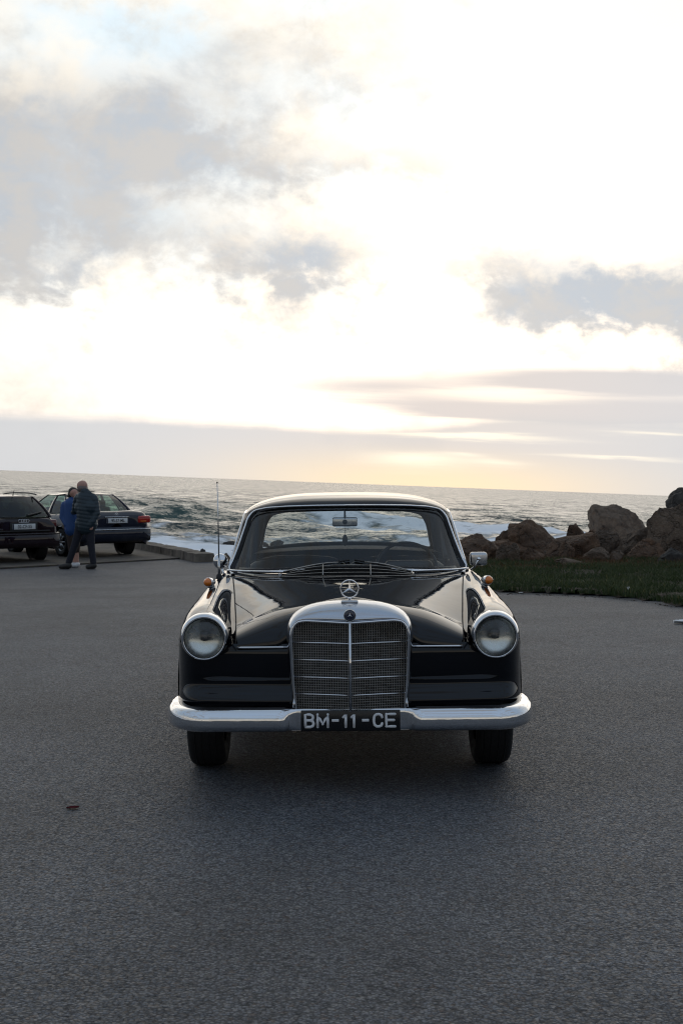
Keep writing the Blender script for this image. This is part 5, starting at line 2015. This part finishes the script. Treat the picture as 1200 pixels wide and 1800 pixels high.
jk = [((.0, .02, 1.40), (.02, .0, 1.20), .175, .19), ((.02, .0, 1.20), (.02, .0, .86), .195, .185), ((-.12, .05, 1.41), (.15, .0, 1.41), .10, .10), ((-.05, .03, 1.22), (.09, -.02, 1.22), .17, .18), ((-.06, .03, .90), (.09, -.02, .90), .155, .16),
      ((.19, -.03, 1.39), (.235, -.07, 1.12), .085, .080), ((.235, -.07, 1.12), (.165, -.125, .93), .076, .058), ((-.16, .08, 1.39), (-.23, .20, 1.16), .085, .076), ((-.23, .20, 1.16), (-.31, .40, 1.12), .070, .055),
      ((-.07, .07, 1.475), (.03, -.03, 1.50), .085, .085), ((-.02, -.06, 1.545), (.085, -.03, 1.50), .055, .06), ((.04, -.05, 1.56), (.06, .03, 1.53), .045, .05)]
jo = remesh('jacket', jk, .013, 'jacket_teal', man, 5)
me = jo.data
co_ = np.zeros(len(me.vertices) * 3, np.float32)
me.vertices.foreach_get('co', co_)
no_ = np.zeros(len(me.vertices) * 3, np.float32)
me.vertices.foreach_get('normal', no_)
co_, no_ = co_.reshape(-1, 3), no_.reshape(-1, 3)
ph = co_[:, 2] + .02 * np.sin(co_[:, 0] * 8)
co_ += no_ * ((np.abs(np.sin(ph * PI / .072)) ** .7 - .6) * .007 * (co_[:, 2] < 1.47))[:, None]
me.vertices.foreach_set('co', co_.ravel())
me.update()
tr = [((-.07, .02, .90), (-.12, .03, .78), .115, .105), ((-.12, .03, .78), (-.215, .05, .50), .10, .078), ((-.215, .05, .50), (-.355, .08, .13), .076, .062),
      ((.08, .0, .90), (.09, .0, .78), .115, .105), ((.09, .0, .78), (.105, .0, .50), .10, .080), ((.105, .0, .50), (.15, .0, .13), .076, .064), ((-.06, .01, .92), (.08, 0, .92), .12, .12)]
remesh('trousers', tr, .013, 'trousers', man)
for (a_, b_, nm) in (((-.35, .06, .075), (-.52, .11, .050), 'shoe'), ((.155, .0, .075), (.045, -.04, .050), 'shoe')):
    mid_ = tuple((a_[k] + b_[k]) / 2 for k in range(3))
    remesh('shoe', [(a_, mid_, .066, .055), (mid_, b_, .055, .046), ((a_[0], a_[1], .05), (b_[0], b_[1], .038), .048, .036)], .011, 'shoe_dark', man)
hg = [((-.045, .03, 1.605), (-.02, .06, 1.60), .080, .070), ((-.07, .0, 1.60), (-.03, .0, 1.595), .080, .074)]
remesh('hair', hg, .011, 'hair_grey', man)

qx, qd = -5.50, 28.8
wom = thing('person', 'dark haired person in bright blue jacket and white sneakers, half hidden behind the bald one', 'person', (qx, qd - 6.9, float(zg(qx, qd))))
sk = [((.03, .0, 1.32), (.035, .0, 1.42), .052, .05), ((.04, .0, 1.50), (.05, -.01, 1.51), .088, .09), ((.08, -.05, 1.46), (.075, -.04, 1.48), .05, .06), ((.135, -.085, 1.475), (.125, -.075, 1.50), .013, .011),
      ((0, 0, 1.28), (0, 0, .90), .11, .115), ((-.03, .02, .88), (.0, .02, .50), .07, .052), ((.0, .02, .50), (.05, .02, .09), .048, .034), ((.07, -.02, .88), (.08, -.02, .50), .07, .052), ((.08, -.02, .50), (.11, -.02, .09), .048, .034),
      ((.05, .02, .05), (.0, -.07, .04), .04, .032), ((.11, -.02, .05), (.07, -.11, .04), .04, .032),
      ((-.15, .02, 1.26), (-.18, .0, 1.02), .045, .04), ((-.18, .0, 1.02), (-.10, -.08, .85), .036, .028), ((.15, .0, 1.26), (.24, .05, 1.05), .045, .04), ((.24, .05, 1.05), (.34, .02, 1.02), .036, .028)]
for k in range(4):
    fx = -.022 + k * .015
    sk.append(((-.10 + fx, -.09, .82), (-.09 + fx, -.11, .765), .010, .008))
sk.append(((-.075, -.085, .84), (-.05, -.10, .80), .011, .009))
remesh('body', sk, .012, 'skin', wom)
jb = [((.0, .0, 1.27), (.0, .0, 1.05), .155, .16), ((.0, .0, 1.05), (.01, .0, .78), .16, .165), ((-.12, .02, 1.27), (.13, .0, 1.27), .085, .085), ((.03, .0, 1.36), (.035, .0, 1.39), .07, .066),
      ((-.15, .02, 1.26), (-.185, .0, 1.02), .075, .066), ((-.185, .0, 1.02), (-.105, -.075, .87), .062, .048), ((.15, .0, 1.26), (.24, .05, 1.05), .075, .066), ((.24, .05, 1.05), (.32, .025, 1.02), .06, .048)]
remesh('jacket', jb, .013, 'jacket_blue', wom)
remesh('shorts', [((-.03, .02, .82), (-.005, .02, .36), .115, .078), ((.07, -.02, .82), (.085, -.02, .36), .115, .078), ((-.02, .0, .84), (.06, 0, .84), .12, .12)], .013, 'shorts_brown', wom)
remesh('hair', [((.03, .02, 1.53), (.05, .02, 1.52), .10, .10), ((.0, .03, 1.47), (.03, .05, 1.46), .085, .085), ((.0, .045, 1.38), (.0, .04, 1.45), .06, .075)], .012, 'hair_dark', wom)
for a_, b_ in (((.05, .02, .06), (-.005, -.08, .042)), ((.11, -.02, .06), (.065, -.12, .042))):
    remesh('shoe', [(a_, b_, .054, .042), ((a_[0], a_[1], .042), (b_[0], b_[1], .036), .042, .036)], .011, 'shoe_white', wom)

# ------------------------------------------------------------------ lean the land against the sea
for o in list(scn.objects):
    if o.parent is None and o is not cam and o.type != 'LIGHT' and not o.get('level'):
        o.matrix_world = LEAN @ o.matrix_basis
